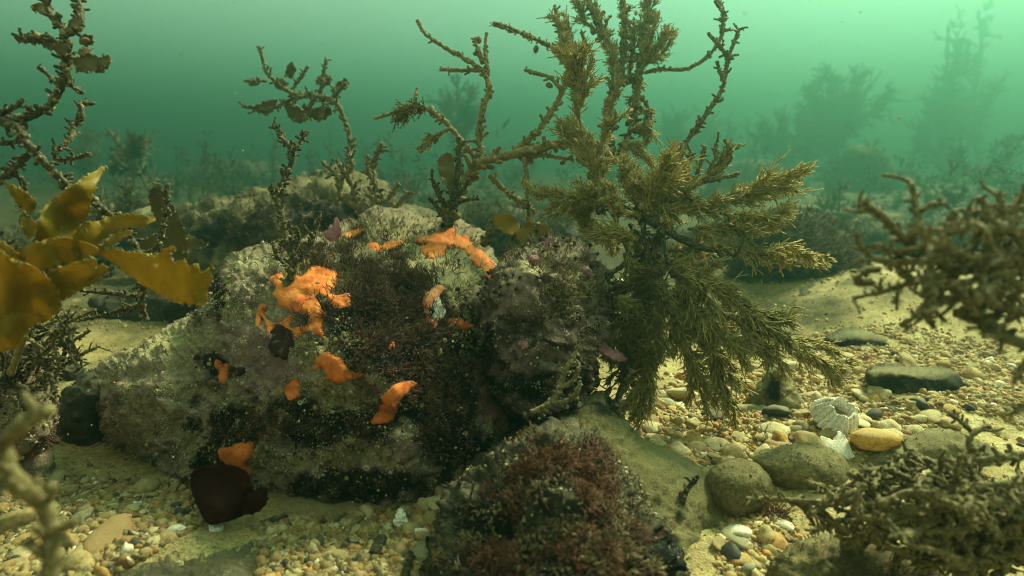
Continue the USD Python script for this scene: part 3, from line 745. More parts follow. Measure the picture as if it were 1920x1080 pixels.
stones = [
    ('dark_left', 'stone', 'smooth black egg-shaped stone with pink spots at far left', 'stone', 'dark_stone', '100,840 104,785 122,745 150,720 190,700 215,740 230,800 245,850 262,900 200,915 130,910', 1.0, .10, .0, 4, {'purple': [(150, 850, 30, 20, .8), (225, 880, 40, 16, .8), (130, 870, 20, 20, .8)]}),
    ('dark_left2', 'stone', 'small dusty dark stone wedged above the black egg-shaped one', 'stone', 'dark_stone', '88,725 105,685 135,676 158,700 160,745 140,775 95,775', 1.15, .05, .0, 4, {}),
    ('left_edge', 'rock', 'crusted rubble rock at the left edge, below the kelp', 'rock', 'encrusted_rock', '-80,650 -20,632 40,640 78,668 94,720 92,790 70,850 20,880 -80,880', .80, .08, .0, 4, {'purple': [(30, 760, 60, 60, .6)], 'green': [(50, 690, 30, 40, .5)], 'dark': [(20, 700, 40, 30, .6)]}),
    ('left_edge2', 'rock', 'low crusted stone at left edge beside the gravel', 'rock', 'encrusted_rock', '0,850 40,838 80,845 92,870 80,905 30,915 -10,900', .80, .03, .0, 4, {'purple': [(40, 860, 40, 20, .6)]}),
    ('grey_back', 'boulder', 'flat-faced grey boulder in shade behind the kelp', 'boulder', 'dark_stone', '168,572 225,545 300,520 372,500 410,540 410,640 330,665 250,655 205,625', 1.55, .14, .0, 4, {}),
    ('back_rock', 'boulder', 'low broad boulder behind the big one, its top dusted pale', 'boulder', 'far_rock', '320,420 380,385 450,368 520,352 600,332 660,326 710,340 760,385 830,415 880,450 900,560 380,600 320,500', 1.75, .30, .0, 4.5, {'sand': [(640, 345, 90, 16, .5), (430, 395, 50, 12, .35), (490, 420, 30, 18, .3)], 'dark': [(400, 440, 90, 40, .8), (560, 400, 100, 40, .7), (700, 400, 90, 40, .6)]}),
    ('back_left', 'rock', 'pale sandy rock slab just left of the broad back boulder', 'rock', 'far_rock', '240,420 262,395 300,385 330,400 350,440 330,470 260,470', 2.1, .12, .0, 5, {'sand': [(290, 400, 40, 20, .9)]}),
    ('dark_slab', 'stone', 'long dark angular stone lying on sand, right of the gravel', 'stone', 'dark_stone', '1620,704 1648,688 1710,690 1768,697 1794,712 1802,733 1778,752 1730,764 1682,764 1640,748', 1.08, .07, .0, 3.5, {'sand': [(1700, 697, 80, 9, 1.0), (1640, 720, 18, 20, .5)]}),
    ('pyramid', 'stone', 'pyramid-shaped grey and white stone half buried in gravel', 'stone', 'silted_rock', '1402,775 1412,735 1428,708 1444,690 1468,684 1480,715 1502,752 1498,778 1450,785', 1.04, .055, .0, 3, {'dark': [(1452, 735, 13, 28, 1.1), (1415, 740, 12, 20, .4)], 'sand': [(1478, 735, 12, 30, .8)]}),
    ('round', 'stone', 'round smooth silted cobble beside the foreground rock', 'stone', 'silted_rock', '1326,915 1334,888 1358,868 1388,863 1420,872 1440,898 1440,935 1422,968 1392,986 1358,978 1336,952', .76, .065, .0, 3, {}),
    ('mossy', 'stone', 'flat olive-dusted stone right of the round cobble', 'stone', 'silted_rock', '1408,868 1440,845 1490,833 1540,838 1575,858 1594,890 1588,930 1520,940 1450,928', .84, .07, .0, 3.5, {'green': [(1500, 870, 90, 50, .5)]}),
    ('slab', 'rock', 'dark-edged slab with a sandy top beyond the pointed weed tip', 'rock', 'dark_stone', '1548,640 1575,625 1620,622 1670,638 1700,662 1690,680 1640,678 1590,668', 1.42, .09, .0, 4, {'sand': [(1640, 628, 60, 12, .9)]}),
    ('mound', 'rock', 'dark rounded rock half lost in haze behind the sandy slab', 'rock', 'dark_stone', '1466,600 1476,560 1505,540 1550,546 1582,575 1588,610 1570,640 1500,640', 1.75, .13, .0, 4, {}),
    ('mound2', 'rock', 'faint grey rounded rock in haze on bright sand, right side', 'rock', 'far_rock', '1590,590 1615,568 1650,566 1684,585 1690,612 1640,618', 2.5, .14, .0, 5, {'dark': [(1640, 590, 50, 30, .5)]}),
    ('weedy', 'boulder', 'dark weed-covered boulder behind the bushy seaweed', 'boulder', 'dark_stone', '1380,490 1420,430 1470,398 1530,412 1590,455 1625,510 1620,560 1500,590 1380,580', 2.05, .25, .0, 5, {'dark': [(1500, 480, 90, 70, .6)]}),
    ('right_small', 'stone', 'small grey stone on the sand under the blurred right-hand weed', 'stone', 'far_rock', '1716,652 1730,632 1748,630 1756,652 1742,664', 1.5, .04, .0, 4, {'dark': [(1735, 645, 20, 16, .6)]}),
    ('right_small2', 'stone', 'dim flat grey stone near right edge under the blurred weed', 'stone', 'dark_stone', '1790,650 1815,630 1850,632 1870,650 1850,668 1810,668', 1.5, .05, .0, 4, {}),
    ('green_slab', 'rock', 'greenish flat slab behind the tangled weed at lower right', 'rock', 'silted_rock', '1570,890 1620,852 1690,826 1770,816 1840,832 1890,865 1910,910 1750,930 1620,930', .90, .08, .0, 4, {'green': [(1720, 850, 130, 30, .6)], 'dark': [(1680, 880, 110, 20, .6)]}),
    ('sandy_mound', 'rock', 'silt-covered rock at the bottom edge under the tangled weed', 'rock', 'silted_rock', '1430,1110 1452,1050 1490,1018 1560,1004 1650,1016 1730,1050 1780,1120 1780,1200 1430,1200', .62, .05, .0, 4, {}),
    ('low_left', 'rock', 'flat grey silted slab at the bottom edge, left of centre', 'rock', 'ridge_rock', '185,1110 215,1062 290,1022 380,992 455,984 505,1000 515,1030 480,1075 450,1130 300,1150', .605, .022, .0, 4, {'sand': [(400, 1020, 120, 50, .5)]}),
    ('flat_mid', 'rock', 'flat sandy rock lying under the overhang of the big boulder', 'rock', 'silted_rock', '415,985 450,945 520,918 600,908 690,912 760,930 790,965 700,990 560,1000 470,1010', .71, .02, .0, 4, {'sand': [(600, 930, 150, 40, .7)]}),
    ('under_left', 'rock', 'flat dark slab under the left end of the big boulder, next to the gravel', 'rock', 'silted_rock', '190,905 240,872 310,868 340,895 330,925 250,945', .92, .04, .0, 4, {'dark': [(270, 890, 60, 20, .9)]}),
]
FACET = ('dark_slab', 'pyramid', 'slab', 'mound', 'grey_back', 'left_edge', 'right_small', 'right_small2', 'green_slab', 'under_left', 'weedy', 'back_left')
PARENTS = {}
for key, name, label, cat, m, pts, D, T, _, step, masks in stones:
    PARENTS[key] = put_rock(key, name, label, cat, m, Rock(pts, D, T, T * 1.2, step=step, amp=(.003, .0022, .0012, .0006) if key in ('round', 'mossy') else (.005 + T * .07, .003 + .03 * T, .0022, .0010), freq=(13, 40, 130, 330), seed=len(key) * 7 + len(pts), tilt=(0, .0009) if key in ('low_left', 'flat_mid') else (0, 0), facets=7 if key in FACET else 0, R={'dark_slab': 20, 'pyramid': 30, 'slab': 16}.get(key)), masks, single=key not in ('weedy', 'left_edge', 'mossy', 'round', 'grey_back', 'back_rock', 'sandy_mound', 'green_slab'))

# ------------------------------------------------------------------ sponges and crusts that grow on the stones
def crust(name, label, cat, rock, pts, material, thick=.004, lip=7, step=3.2, holes=(), seed=1, group=None, n=1):
    poly = Polygon(closed(pts), [closed(h) for h in holes]).buffer(.8)
    def ragged(line):
        q = np.array([line.interpolate(x).coords[0] for x in np.arange(0, line.length, 2.0)])
        z = np.hstack([q, np.zeros((len(q), 1))])
        off = np.stack([fbm(z / 13 + a * 40, 3, seed) - .5 for a in range(2)], 1) * 11
        return q + off
    if poly.geom_type != 'Polygon':
        poly = max(poly.geoms, key=lambda g: g.area)
    poly = Polygon(ragged(poly.exterior), [ragged(h) for h in poly.interiors]).buffer(0)
    if poly.geom_type != 'Polygon':
        poly = max(poly.geoms, key=lambda g: g.area)
    p, nb, t = fill(poly, step, [.6, 1.6, 3.2], seed)
    d = shapely.distance(poly.boundary, shapely.points(p)); d[:nb] = 0
    rock.covers.append(poly.buffer(-4))
    q, nn = 0, 0
    for dx, dy in ((0, 0), (5, 0), (-5, 0), (0, 5), (0, -5), (9, 9), (-9, 9), (9, -9), (-9, -9)):   # the sheet bridges the fine grain below it
        qq, n_ = rock.sample(p + [dx, dy])
        q = q + (qq - dx / F * rock.d0 * RIGHT + dy / F * rock.d0 * UP) / 9
        nn = nn + n_ / 9
    nn = unit(nn)
    prof = np.sqrt(np.maximum(1 - (1 - np.minimum(d / lip, 1)) ** 2, 0))
    h = .42 * thick * prof * (.45 + 1.1 * fbm(q * 90, 3, seed)) + .0010 * (fbm(q * 300, 2, seed) - .5) * prof
    top = q + nn * (h + .0019 * np.minimum(d / 5, 1))[:, None]
    bot = q[:nb] - nn[:nb] * .004
    # closes below: the under side is the rim pulled into the stone plus a sunk copy of the sheet
    under = q - nn * .006
    k = len(p)
    edges = np.sort(np.vstack([t[:, [0, 1]], t[:, [1, 2]], t[:, [2, 0]]]), 1)
    dirs = np.vstack([t[:, [0, 1]], t[:, [1, 2]], t[:, [2, 0]]])
    _, inv, cnt = np.unique(edges, axis=0, return_inverse=True, return_counts=True)
    rim = dirs[cnt[inv.ravel()] == 1]
    f = np.vstack([t, t[:, ::-1] + k, np.stack([rim[:, 0], rim[:, 0] + k, rim[:, 1]], 1), np.stack([rim[:, 1], rim[:, 0] + k, rim[:, 1] + k], 1)])
    obj(name, (np.vstack([top, under]), f), material, label=label, cat=cat, group=group)


C3 = lambda s: crop(s, 340, 380, 3)
crust('orange_sponge', 'largest bright orange sponge sheet with ragged arms, on the boulder front', 'sponge', main,
      C3('500,440 530,410 560,395 575,470 600,478 640,425 680,420 730,360 800,370 885,400 870,470 832,490 850,520 945,515 942,580 870,595 845,560 810,530 765,530 785,590 812,625 785,680 818,772 760,740 700,725 650,760 615,715 560,688 525,700 497,752 478,690 450,640 440,680 412,706 428,620 450,568 472,585 462,620 490,660 540,685 600,650 612,600 562,580 545,540 515,520 530,480'),
      'orange_sponge', .006, 8, holes=[C3('610,645 650,622 712,648 690,690 625,700')], seed=3)
crust('orange_sponge', 'small two-pronged orange sponge on the dark left flank of the boulder', 'sponge', main, C3('200,880 225,912 265,905 275,950 265,1010 238,1024 218,990 195,910'), 'burnt_sponge', .006, 7, seed=4)
crust('orange_sponge', 'teardrop-shaped small orange sponge low on the boulder front', 'sponge', main, outline('553,710 561,735 556,748 543,748 535,737 541,722'), 'burnt_sponge', .006, 6, seed=5)
crust('orange_sponge', 'boot-shaped orange sponge with dark pores, middle of the boulder front', 'sponge', main, C3('770,865 840,852 900,890 950,945 1018,960 1000,990 900,1012 860,1016 820,985 790,920 750,950 738,930 765,905'), 'burnt_sponge', .008, 9, seed=6)
crust('orange_sponge', 'burnt orange sponge strip slanting down the boulder, beside dark crust', 'sponge', main, outline('742,722 768,712 780,720 762,738 748,752 742,776 726,792 698,792 708,772 714,752 724,736'), 'burnt_sponge', .006, 8, seed=7)
crust('orange_sponge', 'burnt orange sponge wedge directly above the maroon leaf', 'sponge', main, outline('410,852 424,838 446,834 472,826 476,842 467,866 464,892 446,877 415,868'), 'burnt_sponge', .006, 8, seed=8)
crust('orange_sponge', 'tiny orange sponge sliver topmost left on the boulder crest', 'sponge', main, C3('925,178 968,155 1028,152 1002,180 940,196'), 'orange_sponge', .006, 6, seed=9)
crust('orange_sponge', 'jagged orange sponge band crossed by dark twigs, on the boulder crest', 'sponge', main, C3('1050,240 1090,220 1130,240 1200,213 1248,235 1240,265 1190,270 1150,300 1120,280 1060,302 1042,280'), 'orange_sponge', .006, 7, seed=10)
crust('orange_sponge', 'pale orange sponge wedge between the twig weed and the crest', 'sponge', main, C3('818,322 850,290 902,278 882,312'), 'orange_sponge', .005, 6, seed=11)
crust('orange_sponge', 'long orange sponge sheet draped over the right shoulder of the boulder', 'sponge', main,
      C3('1310,215 1400,180 1480,165 1495,135 1530,140 1535,175 1600,190 1640,240 1700,290 1782,370 1765,430 1730,440 1710,390 1640,330 1600,270 1540,260 1490,270 1460,300 1410,312 1370,290 1345,260 1380,240'), 'orange_sponge', .006, 8, seed=12)
crust('orange_sponge', 'thin pinkish orange sponge curl around the white patch', 'sponge', main, C3('1370,512 1420,490 1450,462 1478,485 1462,522 1425,560 1405,600 1408,650 1434,682 1418,702 1388,660 1368,580'), 'rosy_sponge', .007, 7, seed=13)
crust('orange_sponge', 'oval burnt orange sponge below right of the white patch', 'sponge', main, C3('1498,668 1560,648 1620,678 1642,712 1590,722 1530,702'), 'burnt_sponge', .007, 8, seed=14)
crust('orange_sponge', 'speck of orange sponge alone in the black crust', 'sponge', main, C3('1158,782 1178,780 1192,795 1185,832 1158,826'), 'burnt_sponge', .005, 5, seed=15)
crust('white_sponge', 'whitish sponge patch on the right of the boulder face', 'sponge', main, C3('1408,560 1448,538 1482,600 1472,650 1430,656 1405,605'), 'white_sponge', .004, 6, seed=16)
crust('maroon_alga', 'small blackish maroon alga hanging below the largest orange sponge', 'alga', main, C3('508,712 560,695 612,718 624,800 600,872 560,884 508,850 498,795'), 'maroon_alga', .007, 9, seed=17)
crust('coralline_crust', 'violet coralline crust in the cleft between the two joined boulders', 'coralline crust', main, outline('905,720 925,705 945,735 965,765 960,785 930,790 905,770'), 'pink_coralline', .003, 6, seed=18)

# grains, turf and crust on the boulders
def grains(rock, parent, n, px, seed, material, weight=None, name='crust_grain'):
    p, nn = rock.scatter(n, seed, weight)
    rng = np.random.default_rng(seed)
    obj(name, lumps(p + nn * .0005, pxsize(p) * px * rng.lognormal(0, .4, n), seed), material, parent, kind='stuff')


def turf_on(rock, parent, n, lpx, rpx, seed, material, weight=None, name='turf', **k):
    p, nn = rock.scatter(n, seed, weight)
    m, tip = turf(p, nn, pxsize(p).mean() * lpx, pxsize(p).mean() * rpx, seed, **k)
    obj(name, m, material, parent, kind='stuff', prim={'tip': tip})


clump = lambda p, s, f=30: np.clip(fbm(np.hstack([p / f, np.zeros((len(p), 1))]), 3, s) * 3 - 1.3, 0, 1)
W = lambda spec, s=1, f=25: (lambda p, n: blobs(p, spec) * (.05 + clump(p, s, f)))
grains(main, boulder, 1400, 1.35, 31, 'barnacle_grain', lambda p, n: (.3 + blobs(p, MAIN_GREEN)) * clump(p, 3, 22) ** 2)
grains(main, boulder, 2600, 1.7, 32, 'green_grain', lambda p, n: (.05 + blobs(p, MAIN_GREEN)) * clump(p, 4, 30), 'algae_grain')
grains(main, boulder, 3500, 2.6, 33, 'dark_turf', lambda p, n: blobs(p, MAIN_DARK) ** 2 * clump(p, 5, 26), 'dark_crust')
turf_on(main, boulder, 4200, 17, .9, 34, 'dark_turf', W([(650, 470, 80, 30, .8), (720, 520, 80, 40, 1), (700, 440, 90, 16, 1), (760, 600, 60, 70, .7), (800, 440, 60, 20, .6), (600, 470, 60, 20, .6), (590, 590, 20, 30, 1)]))
turf_on(main, boulder, 3200, 10, 1.0, 35, 'red_turf', W([(760, 640, 90, 80, .9), (850, 740, 60, 70, .8), (730, 560, 70, 60, .7), (700, 700, 60, 40, .5), (480, 800, 70, 30, .4)], 7), 'red_algae')
turf_on(main, boulder, 1500, 10, .8, 36, 'tan_turf', W([(700, 430, 120, 18, .9), (620, 500, 60, 30, .5), (870, 450, 60, 20, .8)], 9), 'pale_turf')
grains(knob, knobt, 500, 1.4, 39, 'barnacle_grain', lambda p, n: clump(p, 6, 18) ** 2)
grains(knob, knobt, 700, 3.2, 40, 'dark_turf', lambda p, n: clump(p, 9, 22) ** 2, 'dark_crust')
for q_ in range(16):
    p_, n_ = knob.scatter(1, 900 + q_, None)
    obj('crust_lump', lumps(p_, np.array([pxsize(p_)[0] * np.random.default_rng(q_).uniform(5, 13)]), 950 + q_, ICO2, (.5, 1.1)), ('purple_crust', 'pink_coralline', 'tan_crust', 'maroon_alga')[q_ % 4], knobt)
for q_ in range(34):
    p_, n_ = main.scatter(1, 1000 + q_, lambda p, n: 1 - blobs(p, MAIN_SAND) * .8)
    obj('crust_lump', lumps(p_ - n_ * .002, np.array([pxsize(p_)[0] * np.random.default_rng(q_).uniform(4, 12)]), 1050 + q_, ICO2, (.45, 1.2)), ('purple_crust', 'tan_crust', 'green_crust', 'tan_crust', 'maroon_alga')[q_ % 5], boulder)


def rings(rock, parent, n, px, seed, weight):
    p, nn = rock.scatter(n, seed, weight)
    r_ = np.random.default_rng(seed)
    out = []
    for c, m in zip(p, nn):
        a_ = unit(np.cross(m, [.3, .2, .9])); b_ = np.cross(m, a_)
        rad = pxsize(c[None])[0] * px * r_.lognormal(0, .3)
        th = np.linspace(0, 2 * np.pi, 10)[:-1]
        prof = [(1.0, -.3), (.8, .45), (.52, .5), (.42, .1)]
        v = np.array([c + rad * (q * (np.cos(t) * a_ + np.sin(t) * b_) + z * m) for q, z in prof for t in th])
        i, j = np.meshgrid(np.arange(3), np.arange(9), indexing='ij')
        A, B, C, D = i * 9 + j, i * 9 + (j + 1) % 9, (i + 1) * 9 + (j + 1) % 9, (i + 1) * 9 + j
        out.append((v, np.vstack([np.stack([A, B, C], -1).reshape(-1, 3), np.stack([A, C, D], -1).reshape(-1, 3)])))
    obj('tiny_barnacles', join(out), 'barnacle_grain', parent, kind='stuff')


rings(main, boulder, 210, 3.3, 61, lambda p, n: blobs(p, [(440, 570, 50, 40, 1), (880, 620, 50, 60, 1), (620, 640, 60, 30, .6), (480, 470, 50, 20, .5), (650, 740, 70, 40, .5), (280, 720, 80, 80, .3), (700, 860, 120, 30, .3)]) + .02)
rings(knob, knobt, 60, 3.0, 62, lambda p, n: clump(p, 5, 30) + .02)
turf_on(knob, knobt, 700, 12, .8, 41, 'dark_turf', W([(1000, 490, 80, 30, 1), (1070, 500, 60, 60, .8), (1060, 620, 60, 60, .4)]))
turf_on(knob, knobt, 900, 11, .9, 42, 'tan_turf', W([(1000, 480, 80, 26, 1), (1080, 560, 40, 60, .7)], 4), 'pale_turf')
turf_on(ROCKS['weedy'], PARENTS['weedy'], 1500, 22, 1.2, 71, 'dark_turf', None, lean=1.3, K=6, forks=2)
turf_on(ROCKS['weedy'], PARENTS['weedy'], 500, 26, 1.2, 72, 'far_weed', None, 'pale_turf', lean=1.0, K=6, forks=2)
grains(ROCKS['left_edge'], PARENTS['left_edge'], 700, 1.6, 73, 'barnacle_grain', lambda p, n: clump(p, 6, 20))
grains(ROCKS['left_edge'], PARENTS['left_edge'], 900, 2.2, 74, 'dark_turf', lambda p, n: clump(p, 8, 20), 'dark_crust')
turf_on(ROCKS['left_edge'], PARENTS['left_edge'], 500, 16, 1.1, 75, 'red_turf', lambda p, n: clump(p, 9, 24), 'red_algae')
for k_, (kk, n_) in enumerate((('mossy', 900), ('round', 500), ('sandy_mound', 1200), ('green_slab', 900), ('back_rock', 900), ('grey_back', 300))):
    grains(ROCKS[kk], PARENTS[kk], n_, .8, 80 + k_, 'silt', lambda p, n: .2 + clump(p, 6, 20), 'silt_grain')
turf_on(ROCKS['back_rock'], PARENTS['back_rock'], 1400, 12, 1.0, 76, 'dark_turf', lambda p, n: clump(p, 4, 40), 'turf')
turf_on(ROCKS['sandy_mound'], PARENTS['sandy_mound'], 500, 14, 1.2, 77, 'tan_turf', lambda p, n: clump(p, 4, 40), 'turf')
FT = [(1050, 860, 80, 34, 1), (1120, 890, 60, 40, 1), (980, 930, 60, 30, .5), (1150, 960, 50, 40, .7), (1100, 1040, 80, 40, .5), (1190, 1060, 50, 30, .5), (930, 1060, 50, 30, .4)]
turf_on(fore, foret, 4200, 20, 1.3, 43, 'red_turf', lambda p, n: blobs(p, FT) * clump(p, 3, 42) ** 2, lean=1.2)
turf_on(fore, foret, 1400, 20, 1.5, 44, 'dark_turf', lambda p, n: blobs(p, FT), 'dark_turf', lean=1.2)
turf_on(fore, foret, 2600, 15, 2.2, 45, 'tan_turf', lambda p, n: (blobs(p, FT) + .15) * clump(p, 12, 34) ** 2, 'pale_turf', lean=1.3)
grains(fore, foret, 600, 2.6, 46, 'barnacle_grain', lambda p, n: (blobs(p, FT) + .15) * clump(p, 14, 26), 'shell_grit')

# ------------------------------------------------------------------ seaweeds
def weed(name, label, cat, branches, mat_stem='brown_stem', mat_silt='silt', silt=1.4, group=None, rough=.38, depth=1.0, stubs=.5, seed=1, bladders=(), side=0, side_len=30, silt_size=.5, part='branch'):
    """A seaweed from traced branches: (path, radius at foot in px, radius at tip in px). Returns the thing and the world paths."""
    rng = np.random.default_rng(seed)
    paths, done = [], []
    for k, (s, r0, r1) in enumerate(branches):
        w = parse_path(s, seed=seed * 100 + k, default=depth) if isinstance(s, str) else np.asarray(s)
        paths.append((w, r0, r1))
    extra = []
    for w, r0, r1 in paths:
        p = resample(w, .01)
        L = np.linalg.norm(np.diff(p, axis=0), axis=1).sum() / pxsize(p).mean()
        for _ in range(int(L / 100 * side)):
            i = rng.integers(len(p) // 6, len(p))
            u = pxsize(p[i:i + 1])[0]
            t = unit(p[min(i + 1, len(p) - 1)] - p[max(i - 1, 0)])
            d = unit(t * .6 + around(t[None], rng)[0] + [0, 0, .3])
            l = side_len * u * rng.uniform(.4, 1.2)
            c = around(d[None], rng)[0]
            q = np.array([p[i] + d * l * x + c * l * .4 * x * x for x in (0, .35, .7, 1)])
            rr_ = (r0 + (r1 - r0) * i / len(p)) * .62
            extra.append((q, rr_, rr_ * .7))
    t = thing(name, label, cat, paths[0][0][0], group)
    for n, (w, r0, r1) in enumerate(paths + extra):
        u = pxsize(w).mean()
        rmin = min(r0, r1) * u
        p = resample(w, max(.55 * rmin, .0012))
        rad = np.linspace(r0, r1, len(p)) * pxsize(p)
        ms = [tube(p, rad, 8, rough, seed + n)]
        # short stubs: broken side shoots
        m = int(stubs * np.linalg.norm(np.diff(p, axis=0), axis=1).sum() / u / 14)
        for _ in range(m):
            i = rng.integers(1, len(p) - 1)
            tt = unit(p[i + 1] - p[i - 1])
            d = unit(around(tt[None], rng)[0] + .45 * tt + [0, 0, .15])
            l = rad[i] * rng.uniform(1.6, 3.6)
            q = np.array([p[i], p[i] + d * l * .5, p[i] + d * l + around(d[None], rng)[0] * l * .2])
            ms.append(tube(resample(q, l / 4), np.linspace(.6, .5, len(resample(q, l / 4))) * rad[i], 6, .3, seed + n))
        obj(part if n < len(paths) else 'twig', join(ms), mat_stem, t)
        done.append((p, rad))
    if silt:
        obj('silt_coat', silt_on(done, silt, seed + 50, silt_size), mat_silt, t, kind='stuff')
    for b, (bx, by, bd, br) in enumerate(bladders):
        c = P(bx, by, bd)
        u = bd / F
        v = ICO2.vertices * [br * .55, br * .55, br * .85] * (1 + .12 * (2 * noise(ICO2.vertices * 3 + b, 3)[:, None] - 1))
        v = v @ rand_rot(1, np.random.default_rng(b + seed))[0].T * u + c
        obj('air_bladder', (v, ICO2.faces), 'bladder', t)
    return t, [d[0] for d in done]


def add_fronds(t, specs, depth, seed, material='olive_needles', nrad=1.45, stalk='brown_stem', name='frond', shoot=True):
    """specs: (path, needle length px, count, spread, droop[, material])"""
    for k, sp in enumerate(specs):
        s, npx, cnt, spread, droop = sp[:5]
        cnt = int(cnt * 1.55)
        npx = npx * .82
        mm = sp[5] if len(sp) > 5 else material
        w = parse_path(s, seed=seed + k, default=depth, wob=.03)
        u = pxsize(w).mean()
        p = resample(w, .004)
        r = np.random.default_rng(seed * 3 + k)
        Lpx = np.linalg.norm(np.diff(p, axis=0), axis=1).sum() / u
        wv = np.stack([noise(p / (70 * u), seed + k + a) - .5 for a in range(3)], 1)
        p = p + wv * 26 * u * np.linspace(0, 1, len(p))[:, None]
        tubes, ms, tips = [tube(p, np.linspace(3.2, 1.5, len(p)) * u, 7, .4, seed + k)], [], []
        shoots = [(p, npx * .8, int(cnt * .3))]
        m = max(2, int(Lpx / 15)) if shoot else 0
        for q in range(m):
            i = int(len(p) * (.12 + .86 * (q + r.random()) / m)) - 1
            tt = unit(p[min(i + 2, len(p) - 1)] - p[max(i - 2, 0)])
            ra = around(tt[None], r)[0]
            L = npx * u * r.uniform(.55, 1.35)
            c = around(tt[None], r)[0]
            s_ = np.linspace(0, 1, 5)[:, None]
            d = unit(tt * r.uniform(.55, 1.3) + ra * spread)
            g = np.array([0, 0, -1.]) * droop
            sp_ = p[i] + L * (s_ * d + s_ ** 2 * (.25 * c + g + .2 * tt))
            shoots.append((sp_, npx * .55, max(10, int(cnt * .62 / m))))
            tubes.append(tube(resample(sp_, L / 6), np.linspace(1.9, 1.1, len(resample(sp_, L / 6))) * u, 5, .3, q))
        for q, (pp, ln, cn) in enumerate(shoots):
            a_, b_ = frond(pp, ln * u, cn, nrad * u, seed * 7 + k * 31 + q, spread=spread * .9, droop=droop * .6, forks=2, K=4)
            ms.append(a_); tips.append(b_)
        f = obj(name, join(tubes), stalk, t)
        obj('needles', join(ms), mm, f, kind='stuff', prim={'tip': np.concatenate(tips)})
        allp = [(x, np.full(len(x), 2.2) * u) for x, _, _ in shoots]
        obj('silt_coat', silt_on(allp, .5, seed + k, .6), 'silt', f, kind='stuff')


# the bush at the right of the boulder
hr = np.random.default_rng(17)
HEART = []
for _ in range(8):
    an = hr.uniform(-3.0, .3)
    HEART.append((int(1215 + hr.normal(0, 45)), int(410 + hr.normal(0, 30)), int(78 * math.cos(an)), int(66 * math.sin(an)), hr.uniform(.89, .98), 'olive_needles' if hr.random() < .7 else 'gold_needles'))
for _ in range(10):
    an = hr.uniform(.2, 2.9)
    HEART.append((int(1215 + hr.normal(0, 55)), int(535 + hr.normal(0, 45)), int(70 * math.cos(an)), int(85 * math.sin(an)), hr.uniform(.87, .95), 'dark_needles' if hr.random() < .45 else 'olive_needles'))
bush, _ = weed('bushy_seaweed', 'large bushy olive-brown seaweed drooping right of the boulder', 'seaweed', [
    ('1148,768,.86 1165,735 1185,690,.88 1205,620 1215,540,.92 1212,470 1200,395,.95', 7, 5),
    ('1195,385,.93 1225,415 1262,440,.9 1305,462,.89', 10, 6), ('1215,540,.92 1190,500 1170,450,.96 1150,400', 5, 4), ('1205,520,.93 1180,545 1165,560,.95', 3, 3), ('1212,470,.93 1165,500 1130,530,.97 1105,555', 5, 3),
    ('1262,520,.89 1250,480 1240,430,.92', 4, 4), ('1305,462,.89 1340,470 1380,478,.87', 5, 4), ('1200,395,.95 1150,385 1120,400,.96', 4, 4), ('1240,430,.93 1250,380 1262,345,.95', 5, 4)],
    'dark_stem', silt=.9, seed=21, side=2.2, side_len=36, bladders=[(1128, 335, .97, 11), (1140, 300, .96, 9), (1105, 330, .97, 9), (1150, 375, .95, 10), (1085, 342, .98, 8), (1335, 535, .86, 13), (1375, 545, .85, 11), (1340, 460, .87, 9), (1232, 500, .92, 9), (1225, 480, .92, 8), (1415, 585, .84, 10), (1270, 468, .9, 8), (1160, 395, .95, 8), (1100, 352, .97, 9)])
